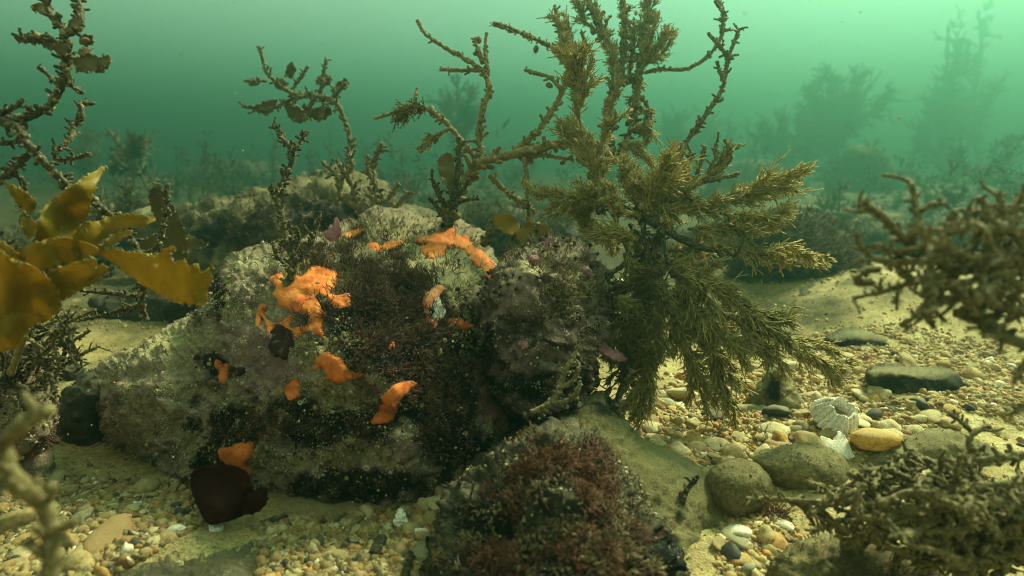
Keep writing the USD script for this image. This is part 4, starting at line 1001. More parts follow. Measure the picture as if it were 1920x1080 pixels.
add_fronds(bush, [
    ('1120,400,.96 1112,330 1100,270,.97 1092,200 1088,125', 44, 420, .75, 0.0), ('1092,200,.97 1086,150 1084,112,.97', 46, 200, .7, 0., 'gold_needles'), ('1112,330,.96 1135,260 1150,225,.98', 34, 130, .8, 0.), ('1110,300,.97 1075,270 1050,245,.98', 34, 130, .8, 0.),
    ('1135,365,.95 1090,370 1045,372,.93 1005,368', 40, 260, .9, .05), ('1150,375,.95 1100,395 1050,390', 30, 150, .9, .1),
    ('1210,385,.93 1225,345 1240,310,.92', 48, 240, .9, 0., 'gold_needles'), ('1230,370,.91 1262,340 1275,300,.9', 46, 220, .9, 0.), ('1190,380,.94 1175,345 1165,310,.96', 40, 180, .9, 0.), ('1200,395,.94 1215,370 1190,350,.93', 40, 180, 1.1, 0.),
    ('1255,380,.92 1300,350 1345,305,.93 1368,275', 30, 110, .5, 0.), ('1210,390,.93 1290,388 1360,380,.9 1425,358 1480,340', 44, 380, .62, .05), ('1380,375,.9 1430,350 1470,338', 50, 220, .6, .05, 'gold_needles'),
    ('1290,430,.9 1350,425 1410,420,.88 1465,405', 44, 320, .75, .12), ('1350,400,.9 1400,405 1450,415,.89', 40, 240, .8, .15, 'gold_needles'), ('1300,455,.89 1370,470 1430,475,.87 1490,470 1530,484', 36, 240, .45, .18), ('1430,475,.87 1470,468 1510,478', 40, 130, .5, .22, 'gold_needles'),
    ('1275,515,.88 1340,540 1400,575,.85 1460,620 1520,660,.84 1572,694', 48, 620, .7, .12), ('1400,575,.85 1440,590 1480,600,.85', 40, 200, .8, .1), ('1310,540,.87 1360,590 1420,640,.85 1470,680', 42, 260, .7, .2),
    ('1280,540,.88 1310,610 1345,680,.86 1372,760', 48, 430, .7, .15), ('1290,560,.88 1330,610 1385,660,.86', 46, 300, .8, .2), ('1240,560,.88 1232,640 1220,710,.87 1208,772', 48, 420, .7, .15), ('1255,560,.88 1275,630 1300,690,.86 1320,740', 46, 320, .8, .15),
    ('1235,540,.90 1190,580 1150,600,.92 1120,605', 40, 330, .9, .15, 'dark_needles'), ('1230,560,.90 1190,620 1175,670,.9 1170,720', 44, 360, .9, .15, 'dark_needles'), ('1245,540,.9 1215,600 1195,660,.89', 46, 360, 1., .1, 'dark_needles'), ('1260,500,.9 1200,530 1150,560,.93', 40, 280, .9, .1, 'dark_needles'),
    ('1240,520,.9 1260,570 1280,600,.89', 50, 360, 1.1, .1, 'olive_needles'), ('1230,490,.91 1280,510 1330,520,.88', 44, 300, 1., .1), ('1112,410,.94 1130,440 1152,462,.93', 28, 130, .9, .05, 'gold_needles'), ('1180,420,.94 1200,450 1205,480', 30, 120, 1., .1), ('1300,470,.89 1290,510 1300,550', 36, 200, 1., .1)]
    + [(f'{x},{y},{d:.3f} {x + dx * .5 + 6},{y + dy * .5 - 5} {x + dx},{y + dy}', 38, 190, 1.0, .06 if dy < 0 else .14, m_) for x, y, dx, dy, d, m_ in HEART], .92, 300)

# the woody branching plant
wood, _ = weed('branching_seaweed', 'woody branching seaweed arching up behind the boulder crest to the right', 'seaweed', [
    ('838,420,1.05 855,372 878,330,1.05 910,302 965,290,1.04 1040,272 1085,262,1.03 1125,272 1150,305,1.02', 9, 7),
    ('908,302,1.05 898,255 905,205,1.07 918,165 902,130,1.1 868,108 822,82,1.12 795,60 783,38', 6, 3.4), ('916,165,1.08 914,130 910,95,1.1 912,62', 4.5, 3), ('900,130,1.1 868,132 825,130,1.12', 4.5, 3), ('905,118,1.1 898,98 890,72,1.11', 5, 3.5),
    ('900,312,1.05 872,272 842,236,1.08 802,205 765,196,1.1', 5, 4), ('845,240,1.08 815,258 788,286,1.09', 3.5, 3), ('918,330,1.05 950,360 985,384,1.06 1002,398', 5, 4), ('984,296,1.04 988,340 990,384,1.05', 4, 3.5),
    ('965,284,1.04 1012,240 1045,190,1.08 1068,135 1072,95', 6, 4.5), ('1072,95,1.09 1050,60 1040,10,1.1', 4.5, 3.2), ('1072,100,1.1 1030,86 985,64,1.12 925,46', 4.5, 3), ('1050,165,1.08 1030,145 985,132,1.1', 4, 3.2), ('1070,120,1.1 1100,95 1090,60', 3.5, 3),
    ('765,196,1.1 735,212 702,223,1.11', 3, 2.5), ('780,205,1.1 778,185 782,165,1.1', 3, 2.5), ('985,298,1.04 1020,292 1075,300,1.03', 4, 3)],
    'woody_stem', silt=1.3, seed=23, side=1.2, side_len=16, stubs=1.6, bladders=[(902, 300, 1.04, 8), (930, 298, 1.03, 7), (898, 75, 1.1, 9), (893, 100, 1.1, 8), (1040, 95, 1.1, 9), (1005, 92, 1.12, 9), (1060, 145, 1.08, 8), (1030, 160, 1.08, 9), (1085, 300, 1.02, 9), (1055, 305, 1.02, 8), (912, 145, 1.07, 7), (920, 180, 1.06, 7)])
add_fronds(wood, [('800,205,1.1 775,200 752,205,1.1', 34, 150, 1.1, .3, 'dark_needles'), ('1068,135,1.09 1055,80 1045,30', 26, 190, .7, 0.), ('1030,86,1.1 985,64 930,46', 14, 90, .8, .1), ('1085,110,1.1 1072,70 1065,40,1.11', 24, 130, .8, 0.), ('845,240,1.08 815,258 790,284', 18, 50, .9, .3)], 1.08, 400, nrad=1.35)

tall, _ = weed('branching_seaweed', 'tall silt-furred seaweed cut by the top edge, right of centre', 'seaweed', [
    ('1150,300,1.12 1142,235 1140,190,1.14 1165,152 1195,140,1.16', 7, 5), ('1165,152,1.15 1145,95 1118,45,1.18 1096,-20', 5, 3.4), ('1168,148,1.15 1166,90 1172,30,1.18 1165,-20', 4.5, 3.4), ('1195,140,1.16 1205,90 1216,40,1.18 1212,-20', 5, 3.6),
    ('1198,145,1.16 1192,190 1186,235,1.14 1165,280', 7, 6), ('1200,138,1.16 1240,130 1290,128,1.18 1330,102 1352,70,1.2 1357,25 1340,-10', 4, 3), ('1205,120,1.16 1240,85 1262,58,1.18', 4, 3), ('1210,190,1.14 1220,220 1222,245,1.14', 4, 3)],
    'silted_stem', silt=1.5, seed=25, side=2.2, side_len=18, stubs=1.6, bladders=[(1112, 58, 1.17, 10), (1122, 75, 1.16, 9), (1135, 85, 1.16, 8), (1185, 90, 1.16, 9), (1190, 110, 1.15, 10), (1180, 70, 1.17, 9), (1205, 50, 1.17, 9), (1130, 25, 1.18, 8), (1195, 200, 1.13, 9), (1205, 185, 1.13, 8), (1215, 95, 1.15, 8), (1178, 230, 1.13, 9)])
add_fronds(tall, [('1165,150,1.15 1135,70 1100,-10', 26, 230, .8, 0.), ('1170,120,1.15 1168,40 1168,-10', 24, 170, .8, 0.), ('1195,140,1.16 1212,60 1212,-10', 26, 230, .8, 0.), ('1200,135,1.16 1235,90 1258,60', 26, 170, .7, 0.), ('1196,140,1.15 1190,200 1182,245', 22, 200, 1., 0.),
                  ('1180,245,1.12 1200,240 1218,250', 26, 160, 1., 0.), ('1230,110,1.17 1250,90 1268,62', 22, 90, .7, 0.), ('1160,270,1.1 1190,275 1215,290', 30, 220, 1., .05), ('1150,170,1.12 1150,110 1142,60', 24, 160, .9, 0.), ('1180,150,1.17 1185,90 1190,30', 24, 170, .9, 0.), ('1200,120,1.13 1225,70 1235,20', 24, 150, .9, 0.), ('1140,240,1.1 1150,200 1160,160', 24, 160, 1., 0.), ('1120,60,1.18 1090,30 1075,-15', 22, 120, .8, 0.), ('1200,200,1.12 1215,215 1222,240', 22, 120, 1., .1)], 1.15, 460, nrad=1.35)

weed('branching_seaweed', 'slim dark seaweed shoot curving up to the right edge of the bush, tip bare', 'seaweed', [
    ('1240,345,.96 1266,292,.97 1300,248 1330,205,.98 1355,165 1366,110,1.0 1385,56', 5, 3.4), ('1366,112,1.0 1352,90 1328,62,1.0', 4, 3), ('1352,62,1.02 1356,28 1340,2,1.03', 3.5, 2.6), ('1358,155,.99 1348,130 1345,115', 3.5, 3)],
    'brown_stem', silt=1.3, seed=27, side=4, side_len=17, stubs=2.0)
weed('finger_weed', 'blunt-fingered brown weed sprig on the upper right of the bush', 'seaweed', [
    ('1272,365,.95 1300,350 1335,325,.94 1362,282', 4, 4), ('1300,350,.95 1312,310 1322,275,.95', 3.5, 4), ('1320,335,.94 1340,300 1342,270,.94', 3.5, 4), ('1330,330,.94 1358,312 1372,296,.94', 3.5, 4), ('1310,345,.94 1350,335 1385,325,.93', 3.5, 3.6), ('1280,360,.95 1290,320 1296,285,.96', 3.5, 4), ('1350,300,.94 1366,280 1358,262,.94', 3, 3)],
    'brown_stem', silt=1.2, seed=28, side=3, side_len=18, stubs=.8)

# weeds on and behind the boulder, left half
weed('twig_weed', 'bare knobbly forked twig weed rooted in the largest orange sponge', 'seaweed', [
    ('545,525,.80 548,490 540,455,.81 530,420 522,370,.83 535,330 548,300,.84 545,278 528,258 514,232,.85', 7, 4.2), ('548,285,.84 562,268 577,246,.85', 4.6, 3.6), ('530,400,.82 515,370 505,350,.83', 4.5, 3.2), ('548,500,.80 575,470 590,440,.81 600,398', 5, 3.6), ('545,480,.80 560,450 555,425', 4.5, 3.4), ('588,445,.81 570,425 572,408', 4, 3), ('548,510,.79 520,480 512,455', 4, 3)],
    'dark_stem', silt=1.1, seed=31, side=5, side_len=13, stubs=2.4)
DROPWEED, _ = weed('branching_seaweed', 'drooping leafy seaweed on a thin stem, upper left of centre', 'seaweed', [
    ('632,385,1.32 640,340 655,300,1.34 655,255 640,210,1.36 622,185', 5.5, 4), ('622,185,1.36 590,180 555,178,1.4 525,160 500,135,1.42 488,90', 4, 3), ('560,178,1.4 530,195 500,205,1.42 455,200', 3.4, 2.6), ('620,190,1.36 640,165 648,155,1.36', 4, 3), ('600,182,1.38 605,145 612,112,1.38', 4, 3), ('545,175,1.4 560,150 578,125', 3.4, 2.6), ('500,150,1.42 475,152 458,152', 3, 2.4), ('590,180,1.38 580,205 570,225', 3.6, 3), ('610,180,1.37 605,205 598,222', 3.6, 3)],
    'brown_stem', silt=1.2, seed=33, side=4, side_len=16, stubs=2.2)
weed('branching_seaweed', 'low shrubby brown weed on the crest behind the boulder, left of centre', 'seaweed', [
    ('672,400,1.25 665,360 650,330,1.27 632,300', 6, 4), ('670,390,1.25 640,370 632,330,1.27 605,305', 5, 3.4), ('700,400,1.24 705,350 700,310,1.26 716,268', 6, 4), ('705,350,1.24 690,320 690,292', 4, 3), ('700,380,1.24 730,370 748,345', 5, 4), ('718,400,1.22 745,385 765,360', 5, 3.4), ('650,330,1.27 660,310 652,280', 4, 3)],
    'brown_stem', silt=1.2, seed=35, side=4, side_len=20, stubs=2.2)
weed('dark_weed', 'dark upright ragged weed with a flap, on the boulder crest', 'seaweed', [
    ('842,425,1.0 850,380 858,330,1.0 860,258', 7, 5), ('845,400,1.0 825,370 812,340,1.0 810,318', 5, 3.4), ('850,385,1.0 875,375 898,373', 4, 3), ('838,420,1.0 820,390 805,372', 5, 3), ('852,370,1.0 872,350 880,335', 4.6, 3.6)],
    'dark_stem', silt=.5, seed=37, side=2, side_len=14, stubs=1.6)
weed('stubby_weed', 'short stubby weed stump at right end of the boulder crest', 'seaweed', [
    ('905,460,.98 918,440 935,428,.98 962,425', 6, 5), ('918,440,.98 915,425 922,412', 4.5, 3.5), ('935,430,.98 940,415', 4, 3), ('955,470,.95 962,440 965,420,.95', 5, 4), ('990,430,.97 992,400 988,375', 4.5, 4)], 'brown_stem', silt=1.2, seed=39, side=3, side_len=14, stubs=2)
weed('stick_weed', 'forked silted stick weed standing before the knobbly purple boulder', 'seaweed', [
    ('995,775,.68 1030,758 1050,725,.68 1060,695 1080,660,.69', 7, 4.5), ('1050,728,.68 1075,712 1085,690,.68', 4.5, 4), ('1030,758,.68 1062,752 1082,735,.67 1088,715', 5, 3.6)], 'silted_stem', silt=1.2, seed=41, side=2, side_len=14, stubs=1.4)
weed('twig_weed', 'tiny dark twig sprig beside the round cobble and the silted ridge', 'seaweed', [('1275,945,.69 1290,915 1310,892,.69', 6, 4)], 'black_twig', 'dark_silt', silt=1.2, seed=43, side=4, side_len=12, stubs=2)

# the branching weed of the left edge
LEFTWEED, _ = weed('branching_seaweed', 'large silted branching weed reaching in from the left edge', 'seaweed', [
    ('-60,225,.62 20,232 60,280,.63 120,340 190,390,.66 240,440 262,475,.68', 8, 5.5), ('-40,228,.62 40,222 90,200,.63 115,160 128,110,.64 120,60 90,20,.65 80,-30', 7.5, 5), ('125,120,.64 95,72 45,74,.65', 6, 4.5), ('120,70,.64 150,40 148,0,.65', 6, 5), ('130,105,.64 165,125 195,120,.63', 5, 4), ('100,290,.64 130,262 140,235,.66 150,210 162,190', 5, 3.6), ('140,235,.66 155,220 150,195', 4, 3.2), ('155,175,.65 135,160 130,140', 4, 3.5), ('160,195,.66 178,194', 3.4, 3),
    ('60,285,.63 20,320 -10,345,.64', 6.5, 5), ('20,320,.64 45,345 38,390,.66', 4.6, 3.6), ('-10,270,.62 40,265', 5, 4), ('115,165,.64 90,140 72,125', 4.6, 3.4), ('0,215,.63 30,200 42,186', 5, 3.4), ('170,290,.66 110,300 100,280', 4, 3.4),
    ('262,475,.68 290,470 305,430,.69 315,345', 5, 4.2), ('262,475,.68 272,520 265,570,.70 275,600', 8, 6), ('265,555,.70 210,550 150,545,.68', 4, 3.4), ('265,570,.7 200,590 150,600,.7', 3.6, 3), ('-20,440,.6 10,460 30,472', 6, 5), ('190,395,.66 180,420 175,440', 4, 4)],
    'dark_stem', silt=1.3, seed=45, side=2.5, side_len=18, stubs=1.8,
    bladders=[(148, 35, .64, 10), (140, 12, .65, 9), (105, 45, .64, 9), (160, 75, .63, 9), (110, 30, .645, 8), (150, 55, .635, 8), (130, 80, .63, 8)])
weed('stick_weed', 'blurred pale knobbly stick in the lower left corner, nearest the lens', 'seaweed', [
    ('98,1150,.29 98,1060 88,960,.29 45,920 15,880,.28 8,830 60,785,.28 95,768', 18, 13), ('15,880,.28 -30,850', 9, 7)], 'silted_stem', silt=.35, seed=47, stubs=.5, rough=.3, silt_size=.3)
weed('branching_seaweed', 'fine silty fuzz weed hanging under the kelp at left', 'seaweed', [
    ('60,690,.70 90,640 120,610,.71 180,580', 3.5, 2.4), ('90,640,.70 130,640 170,620,.71', 3, 2.4), ('60,640,.69 110,670 150,665 185,650', 3, 2.2), ('20,600,.66 80,610 130,590', 3.4, 2.4), ('100,650,.7 110,690 95,720', 3, 2.4)], 'brown_stem', silt=1.5, seed=49, side=6, side_len=22, stubs=2)

LEAFY = [
    ('left', '28,72 45,64 70,62 92,74 108,88 92,92 70,78 48,80', .645), ('left', '140,112 165,102 190,110 206,104 204,122 188,136 165,130 148,134', .635), ('left', '96,88 116,80 132,92 120,104', .64), ('left', '150,70 170,66 172,82 156,84', .64), ('left', '130,40 150,28 158,44 142,54', .645), ('left', '58,12 84,6 100,18 78,24', .65), ('left', '148,98 160,90 172,98 158,106', .635),
    ('drop', '456,198 478,200 500,190 520,186 516,198 505,212 490,212 474,204', 1.41), ('drop', '535,190 550,200 566,206 576,222 560,230 545,222 536,206', 1.39), ('drop', '568,196 585,205 605,200 622,206 610,222 590,224 574,214', 1.38), ('drop', '514,160 526,148 538,158 526,168', 1.4), ('drop', '535,135 545,118 553,130 545,146', 1.4), ('drop', '594,150 610,140 622,152 606,162', 1.38), ('drop', '463,150 480,148 488,156 472,162', 1.42), ('drop', '630,160 648,148 652,160 638,168', 1.36)]


def tangle(region, n, depth, r, seed, step=34, k=6, lean=(0, 0)):
    """Wandering twigs that fill a pixel region around a depth."""
    rng = np.random.default_rng(seed)
    out = []
    poly = Polygon(region)
    x0, y0, x1, y1 = poly.bounds
    while len(out) < n:
        p = np.array([rng.uniform(x0, x1), rng.uniform(y0, y1)])
        if not shapely.contains_xy(poly, *p):
            continue
        a = rng.uniform(0, 2 * np.pi)
        d = depth * rng.uniform(.9, 1.12)
        pts = []
        for _ in range(rng.integers(4, k + 1)):
            if pts and shapely.distance(poly, shapely.points(p)) > 22:
                break
            pts.append(P(p[0], p[1], d))
            a += rng.normal(0, .55)
            p = p + step * rng.uniform(.6, 1.2) * np.array([math.cos(a) + lean[0], .8 * math.sin(a) + lean[1]])
            d *= 1 + rng.normal(0, .03)
        rr_ = r * rng.uniform(.7, 1.15)
        if len(pts) > 2:
            out.append((np.array(pts), rr_, rr_ * .75))
    return out


weed('tangled_seaweed', 'dark brown tangled weed hanging under the golden kelp at the left edge', 'seaweed', tangle([(-30, 560), (110, 590), (150, 660), (100, 740), (20, 760), (-30, 740)], 46, .71, 4.2, 58, 26), 'dark_stem', silt=1.0, mat_silt='dark_silt', seed=59, stubs=1.2, side=2.5, side_len=22)
weed('knotted_seaweed', 'blurred thick-branched knotted weed filling the right edge, near the lens', 'seaweed', [
    ('1960,560,.40 1880,520 1800,500,.41 1740,468 1700,452,.42 1650,402 1612,385', 10.4, 5.9), ('1700,452,.42 1722,420 1716,385,.42 1710,345', 7.2, 5.3), ('1720,400,.42 1745,385 1772,380', 6.4, 4.6), ('1760,470,.41 1775,425 1790,395,.42', 7.2, 5.3), ('1740,465,.41 1680,470 1640,460', 6.4, 5.3), ('1800,500,.41 1830,450 1845,400,.4 1838,370', 8.0, 5.9),
    ('1880,520,.40 1860,450 1880,400,.39 1870,365', 8.0, 5.9), ('1940,480,.39 1900,430 1905,385', 8.8, 5.9), ('1820,500,.40 1740,520 1660,545,.42 1600,560', 7.2, 4.0), ('1960,600,.39 1880,575 1800,560,.4 1740,580 1690,610', 9.6, 5.3), ('1740,490,.41 1660,490 1620,470,.42 1605,440', 6.4, 4.6),
    ('1650,505,.42 1620,510 1605,530 1640,532', 6.4, 4.3), ('1960,640,.38 1900,640 1850,610,.39 1790,590', 9.6, 5.3), ('1940,660,.38 1915,690 1900,720', 7.2, 4.0), ('1960,740,.4 1910,770 1880,780', 6.4, 4.0), ('1690,470,.42 1685,510 1720,530', 7.2, 5.3)]
    + tangle([(1700, 440), (1920, 380), (1950, 660), (1760, 600)], 32, .40, 7.6, 51, 34), 'silted_stem', silt=1.2, seed=53, stubs=1.0, rough=.4, side=3.4, side_len=40, silt_size=.35)
weed('tangled_seaweed', 'tangled dark wiry weed heaped in the lower right corner', 'seaweed', [
    ('1960,850,.52 1880,858 1800,870,.53 1720,905 1640,930,.54 1560,945 1480,938,.55 1400,935', 8, 5), ('1480,938,.55 1530,960 1600,1000,.53 1680,1010', 7, 5), ('1870,860,.55 1820,840 1825,812,.56 1855,798', 6, 4.5), ('1825,812,.56 1800,790 1780,775', 5, 4), ('1580,915,.55 1600,940 1650,970', 7, 5), ('1700,910,.53 1760,960 1850,1000,.5', 8, 6), ('1560,945,.55 1545,915 1512,905', 6, 5), ('1640,935,.54 1625,905 1590,888', 6, 5)]
    + tangle([(1500, 960), (1600, 905), (1700, 880), (1760, 870), (1920, 880), (1930, 1060), (1760, 1060), (1560, 1000)], 85, .53, 7.6, 55, 40, k=8, lean=(.1, -.05)), 'silted_stem', silt=1.2, mat_silt='silt', seed=57, stubs=1.2, side=1.6, side_len=34, silt_size=.4)

# ------------------------------------------------------------------ blades: kelp and red leaves
def blade(t, pts, depth, material, thick=.0009, wave=.012, seed=1, tilt=(0, 0), name='blade', step=5, fringe=None, n=1, teeth=4.5):
    pts = np.asarray(pts, float)
    poly = Polygon(closed(pts)).buffer(0)
    if poly.geom_type != 'Polygon':
        poly = max(poly.geoms, key=lambda g: g.area)
    # a ragged, finely toothed edge
    ring = np.array([poly.exterior.interpolate(x).coords[0] for x in np.arange(0, poly.exterior.length, 2.2)])
    rng = np.random.default_rng(seed)
    ring = ring + (fbm(np.hstack([ring / 7, np.zeros((len(ring), 1))]), 2, seed)[:, None] - .5) * rng.normal(0, 1, (len(ring), 1)).clip(-1, 1) * 3.0
    tg = unit(np.roll(ring, -1, 0) - np.roll(ring, 1, 0))
    per = np.arange(len(ring)) * 2.2 / 13 + .6 * noise(np.hstack([ring / 25, np.zeros((len(ring), 1))]), seed)
    sgn = 1 if Polygon(ring).exterior.is_ccw else -1
    ring = ring + sgn * np.stack([tg[:, 1], -tg[:, 0]], 1) * ((per % 1) ** 2 * teeth * (noise(np.hstack([ring / 30, np.ones((len(ring), 1))]), seed) > .35))[:, None]
    poly = Polygon(ring).buffer(0)
    if poly.geom_type != 'Polygon':
        poly = max(poly.geoms, key=lambda g: g.area)
    p, nb, tr = fill(poly, step, [1.5], seed)
    c = p.mean(0)
    q = np.hstack([p / 55, np.zeros((len(p), 1))])
    edge = np.exp(-shapely.distance(poly.exterior, shapely.points(p)) / 9)
    d = depth + tilt[0] * (p[:, 0] - c[0]) + tilt[1] * (p[:, 1] - c[1]) + wave * (2 * noise(q * .8, seed) - 1) * 1.6 + edge * .004 * (2 * noise(q * 5, seed + 3) - 1)
    v = P(p[:, 0], p[:, 1], d)
    nn = vnormals(v, tr)
    k = len(p)
    dirs = np.vstack([tr[:, [0, 1]], tr[:, [1, 2]], tr[:, [2, 0]]])
    _, inv, cnt = np.unique(np.sort(dirs, 1), axis=0, return_inverse=True, return_counts=True)
    rim = dirs[cnt[inv.ravel()] == 1]
    f = np.vstack([tr, tr[:, ::-1] + k, np.stack([rim[:, 0], rim[:, 0] + k, rim[:, 1]], 1), np.stack([rim[:, 1], rim[:, 0] + k, rim[:, 1] + k], 1)])
    b = obj(name, (np.vstack([v + nn * thick / 2, v - nn * thick / 2]), f), material, t)
    if fringe:
        idx = rng.choice(nb, int(nb * fringe))
        inner = rng.choice(k, max(4, k // 40))
        pos = np.vstack([v[idx] + rng.normal(0, .0006, (len(idx), 3)), v[inner] + nn[inner] * thick * .6])
        obj('silt_fringe', lumps(pos, pxsize(pos) * 1.5 * rng.lognormal(0, .4, len(pos)), seed), 'silt', b, kind='stuff')
    return v


K2 = lambda s: crop(s, 0, 150, 907 / 420)
kelp = thing('kelp', 'golden-brown leathery kelp with spiky blades at the left', 'kelp', P(60, 560, .62))
for k, (s, d, w, tl) in enumerate([
        ('425,353 392,420 366,490 358,540 322,585 345,610 380,640 330,690 250,730 150,745 125,700 150,620 172,530 240,468 320,410 372,375', .60, .02, (0, -.0002)),
        ('325,590 400,570 500,546 600,558 624,572 560,590 500,602 430,628 392,662 340,705 290,690', .59, .01, (.0002, 0)),
        ('330,700 400,672 480,690 560,702 625,715 672,684 712,677 688,702 698,738 745,732 762,755 800,748 818,780 862,748 842,790 866,806 842,832 834,905 790,908 720,892 640,862 560,812 500,772 440,728 395,708', .58, .014, (-.0002, .0002)),
        ('386,726 330,735 250,758 180,808 230,850 248,890 330,842 372,782', .57, .012, (0, .0002)), ('442,765 400,752 358,788 332,838 392,812', .575, .006, (0, 0)),
        ('-40,690 60,735 140,758 228,850 242,930 180,956 60,935 -40,960', .56, .02, (0, .0003)), ('2,405 60,432 100,456 142,495 130,534 100,532 60,482 30,432', .61, .008, (0, 0)), ('84,548 120,555 150,600 120,640 95,600', .61, .006, (0, 0)),
        ('60,700 150,660 260,640 350,660 400,690 330,730 200,760 110,770', .585, .014, (0, .0001)), ('-40,840 80,850 170,900 210,960 120,1000 60,1080 -40,1080', .60, .016, (0, 0)), ('-30,650 50,690 110,740 60,800 -30,800', .58, .012, (0, 0)), ('420,680 440,640 520,610 530,622 460,660 440,690', .59, .006, (0, 0))]):
    blade(kelp, K2(s), d, 'kelp_blade', wave=w, tilt=tl, seed=60 + k, fringe=.5)
w = parse_path('20,700,.66 50,620,.63 80,540,.6 110,500,.59')
obj('stipe', tube(resample(w, .004), 6 * pxsize(resample(w, .004)), 8, .3, 3), 'woody_stem', kelp)
for k, (w_, s_, d_) in enumerate(LEAFY):
    blade(LEFTWEED if w_ == 'left' else DROPWEED, outline(s_), d_, 'dim_kelp_blade', wave=.01, seed=120 + k, fringe=.5, name='leaf', step=4)
kelp2 = thing('kelp', 'dull ragged kelp behind the golden one, before the back boulder', 'kelp', P(335, 500, 1.15))
for k, s in enumerate(['295,343 312,372 332,402 346,438 350,470 342,492 316,486 300,460 296,420 280,372', '340,440 388,458 352,470 336,462', '300,440 270,452 262,470 300,470']):
    blade(kelp2, outline(s), 1.15, 'dim_kelp_blade', wave=.02, seed=80 + k, fringe=.3)
kelp3 = thing('kelp', 'small amber kelp tuft between the boulder crest and the bush', 'kelp', P(985, 470, .93))
for k, s in enumerate(['925,412 945,402 965,408 974,425 958,438 935,430', '968,440 985,425 990,405 1000,425 1022,420 1036,440 1022,455 1026,478 1008,462 998,478 982,480 972,496 966,480 980,462']):
    blade(kelp3, outline(s), .93, 'kelp_blade', wave=.012, seed=90 + k, fringe=.4)
flap = thing('leaf_scrap', 'brown leaf flap stuck to the dark upright weed on the crest', 'leaf', P(845, 340, .99))
blade(flap, outline('826,292 848,290 852,330 846,362 832,340 822,320'), .985, 'dim_kelp_blade', seed=95, fringe=.5)
for k, (s, d, lab, mm) in enumerate([
        ('622,425 632,408 640,440 622,452 610,442', .84, 'tiny pink leafy tuft on the crest beside the knobbly twig weed', 'pink_coralline'), ('1018,462 1030,445 1046,452 1036,466 1022,472', .86, 'small pinkish leaf scrap on top of the knobbly boulder', 'pink_coralline'),
        ('362,885 390,874 425,872 455,880 466,892 470,915 494,928 488,946 452,968 402,983 384,974 368,942 358,910', .645, 'large dark maroon leaf lying under the boulder foot', 'maroon_blade')]):
    lf = thing('red_leaf' if k == 2 else 'pink_leaf', lab, 'alga', P(*outline(s)[0], d))
    blade(lf, outline(s), d, mm, wave=.02 if k == 2 else .012, seed=97 + k, thick=.0012, step=4, teeth=2)
blade(thing('red_leaf', 'second fold of maroon leaf beside the large one, on sand', 'alga', P(480, 945, .71)), outline('470,925 492,918 500,935 488,955 462,962 455,940'), .655, 'maroon_blade', seed=101, thick=.002)
blade(thing('pink_leaf', 'pale mauve sprig lying across the dark heart of the bush', 'alga', P(1145, 665, .86)), outline('1122,652 1132,645 1145,655 1160,660 1172,672 1165,678 1148,672 1130,662'), .855, 'pink_coralline', seed=102, thick=.003)

# ------------------------------------------------------------------ pebbles, shells, twigs
REG = {
    'right': [(1175, 790), (1250, 720), (1400, 630), (1500, 640), (1600, 670), (1640, 740), (1800, 765), (1720, 850), (1560, 850), (1420, 850), (1335, 905), (1250, 850)],
    'low_right': [(1345, 975), (1440, 930), (1500, 990), (1470, 1090), (1340, 1090)],
    'strip': [(870, 850), (940, 810), (1005, 815), (960, 870), (900, 930), (865, 1010), (850, 1090), (760, 1090), (780, 970), (820, 920)],
    'left': [(0, 930), (90, 890), (330, 905), (420, 960), (330, 1010), (190, 1090), (0, 1090)],
    'bottom': [(490, 985), (800, 950), (860, 980), (850, 1090), (480, 1090)],
    'far_right': [(1500, 640), (1600, 600), (1920, 640), (1920, 800), (1800, 770), (1640, 720)],
}
MARKS = [(1230, 800, 'below the hanging fronds'), (1200, 850, 'along the silted ridge'), (1300, 760, 'under the middle of the bush'), (1380, 780, 'right of the lowest frond'), (1400, 700, 'left of the pyramid stone'), (1350, 660, 'behind the drooping fronds'), (1450, 650, 'behind the pyramid stone'), (1500, 740, 'right of the pyramid stone'), (1530, 690, 'between pyramid stone and long dark stone'),
         (1580, 720, 'left of the long dark stone'), (1480, 800, 'left of the barnacle shell'), (1540, 760, 'above the barnacle shell'), (1560, 850, 'around the broken white shell'), (1640, 780, 'behind the large amber pebble'), (1720, 790, 'below the long dark stone'), (1420, 830, 'above the olive flat stone'), (1300, 840, 'above the round cobble'), (1340, 890, 'left of the round cobble'), (1600, 680, 'beyond the gravel by the sandy slab'),
         (1390, 1000, 'below the round cobble'), (1470, 990, 'under the tangled weed'), (1400, 1070, 'at the bottom edge right of the foreground rock'), (930, 840, 'at the top of the pebble strip'), (880, 900, 'midway down the pebble strip'), (800, 950, 'beside the white snail shell'), (820, 1050, 'at the foot of the foreground rock'),
         (60, 960, 'by the left frame edge'), (60, 1060, 'in the lower left corner'), (200, 930, 'below the black egg-shaped stone'), (330, 950, 'left of the maroon leaf'), (250, 1040, 'around the flat red-brown pebble'), (520, 1020, 'below the maroon leaf'), (620, 1060, 'at the bottom edge left of the dark sticks'), (740, 1020, 'around the dark sticks')]


def in_region(key, n, rng):
    poly = Polygon(REG[key])
    x0, y0, x1, y1 = poly.bounds
    q = np.stack([rng.uniform(x0, x1, n * 5), rng.uniform(y0, y1, n * 5)], 1)
    q = q[shapely.contains_xy(poly, q[:, 0], q[:, 1])][:n]
    return ground_at(q[:, 0], q[:, 1])


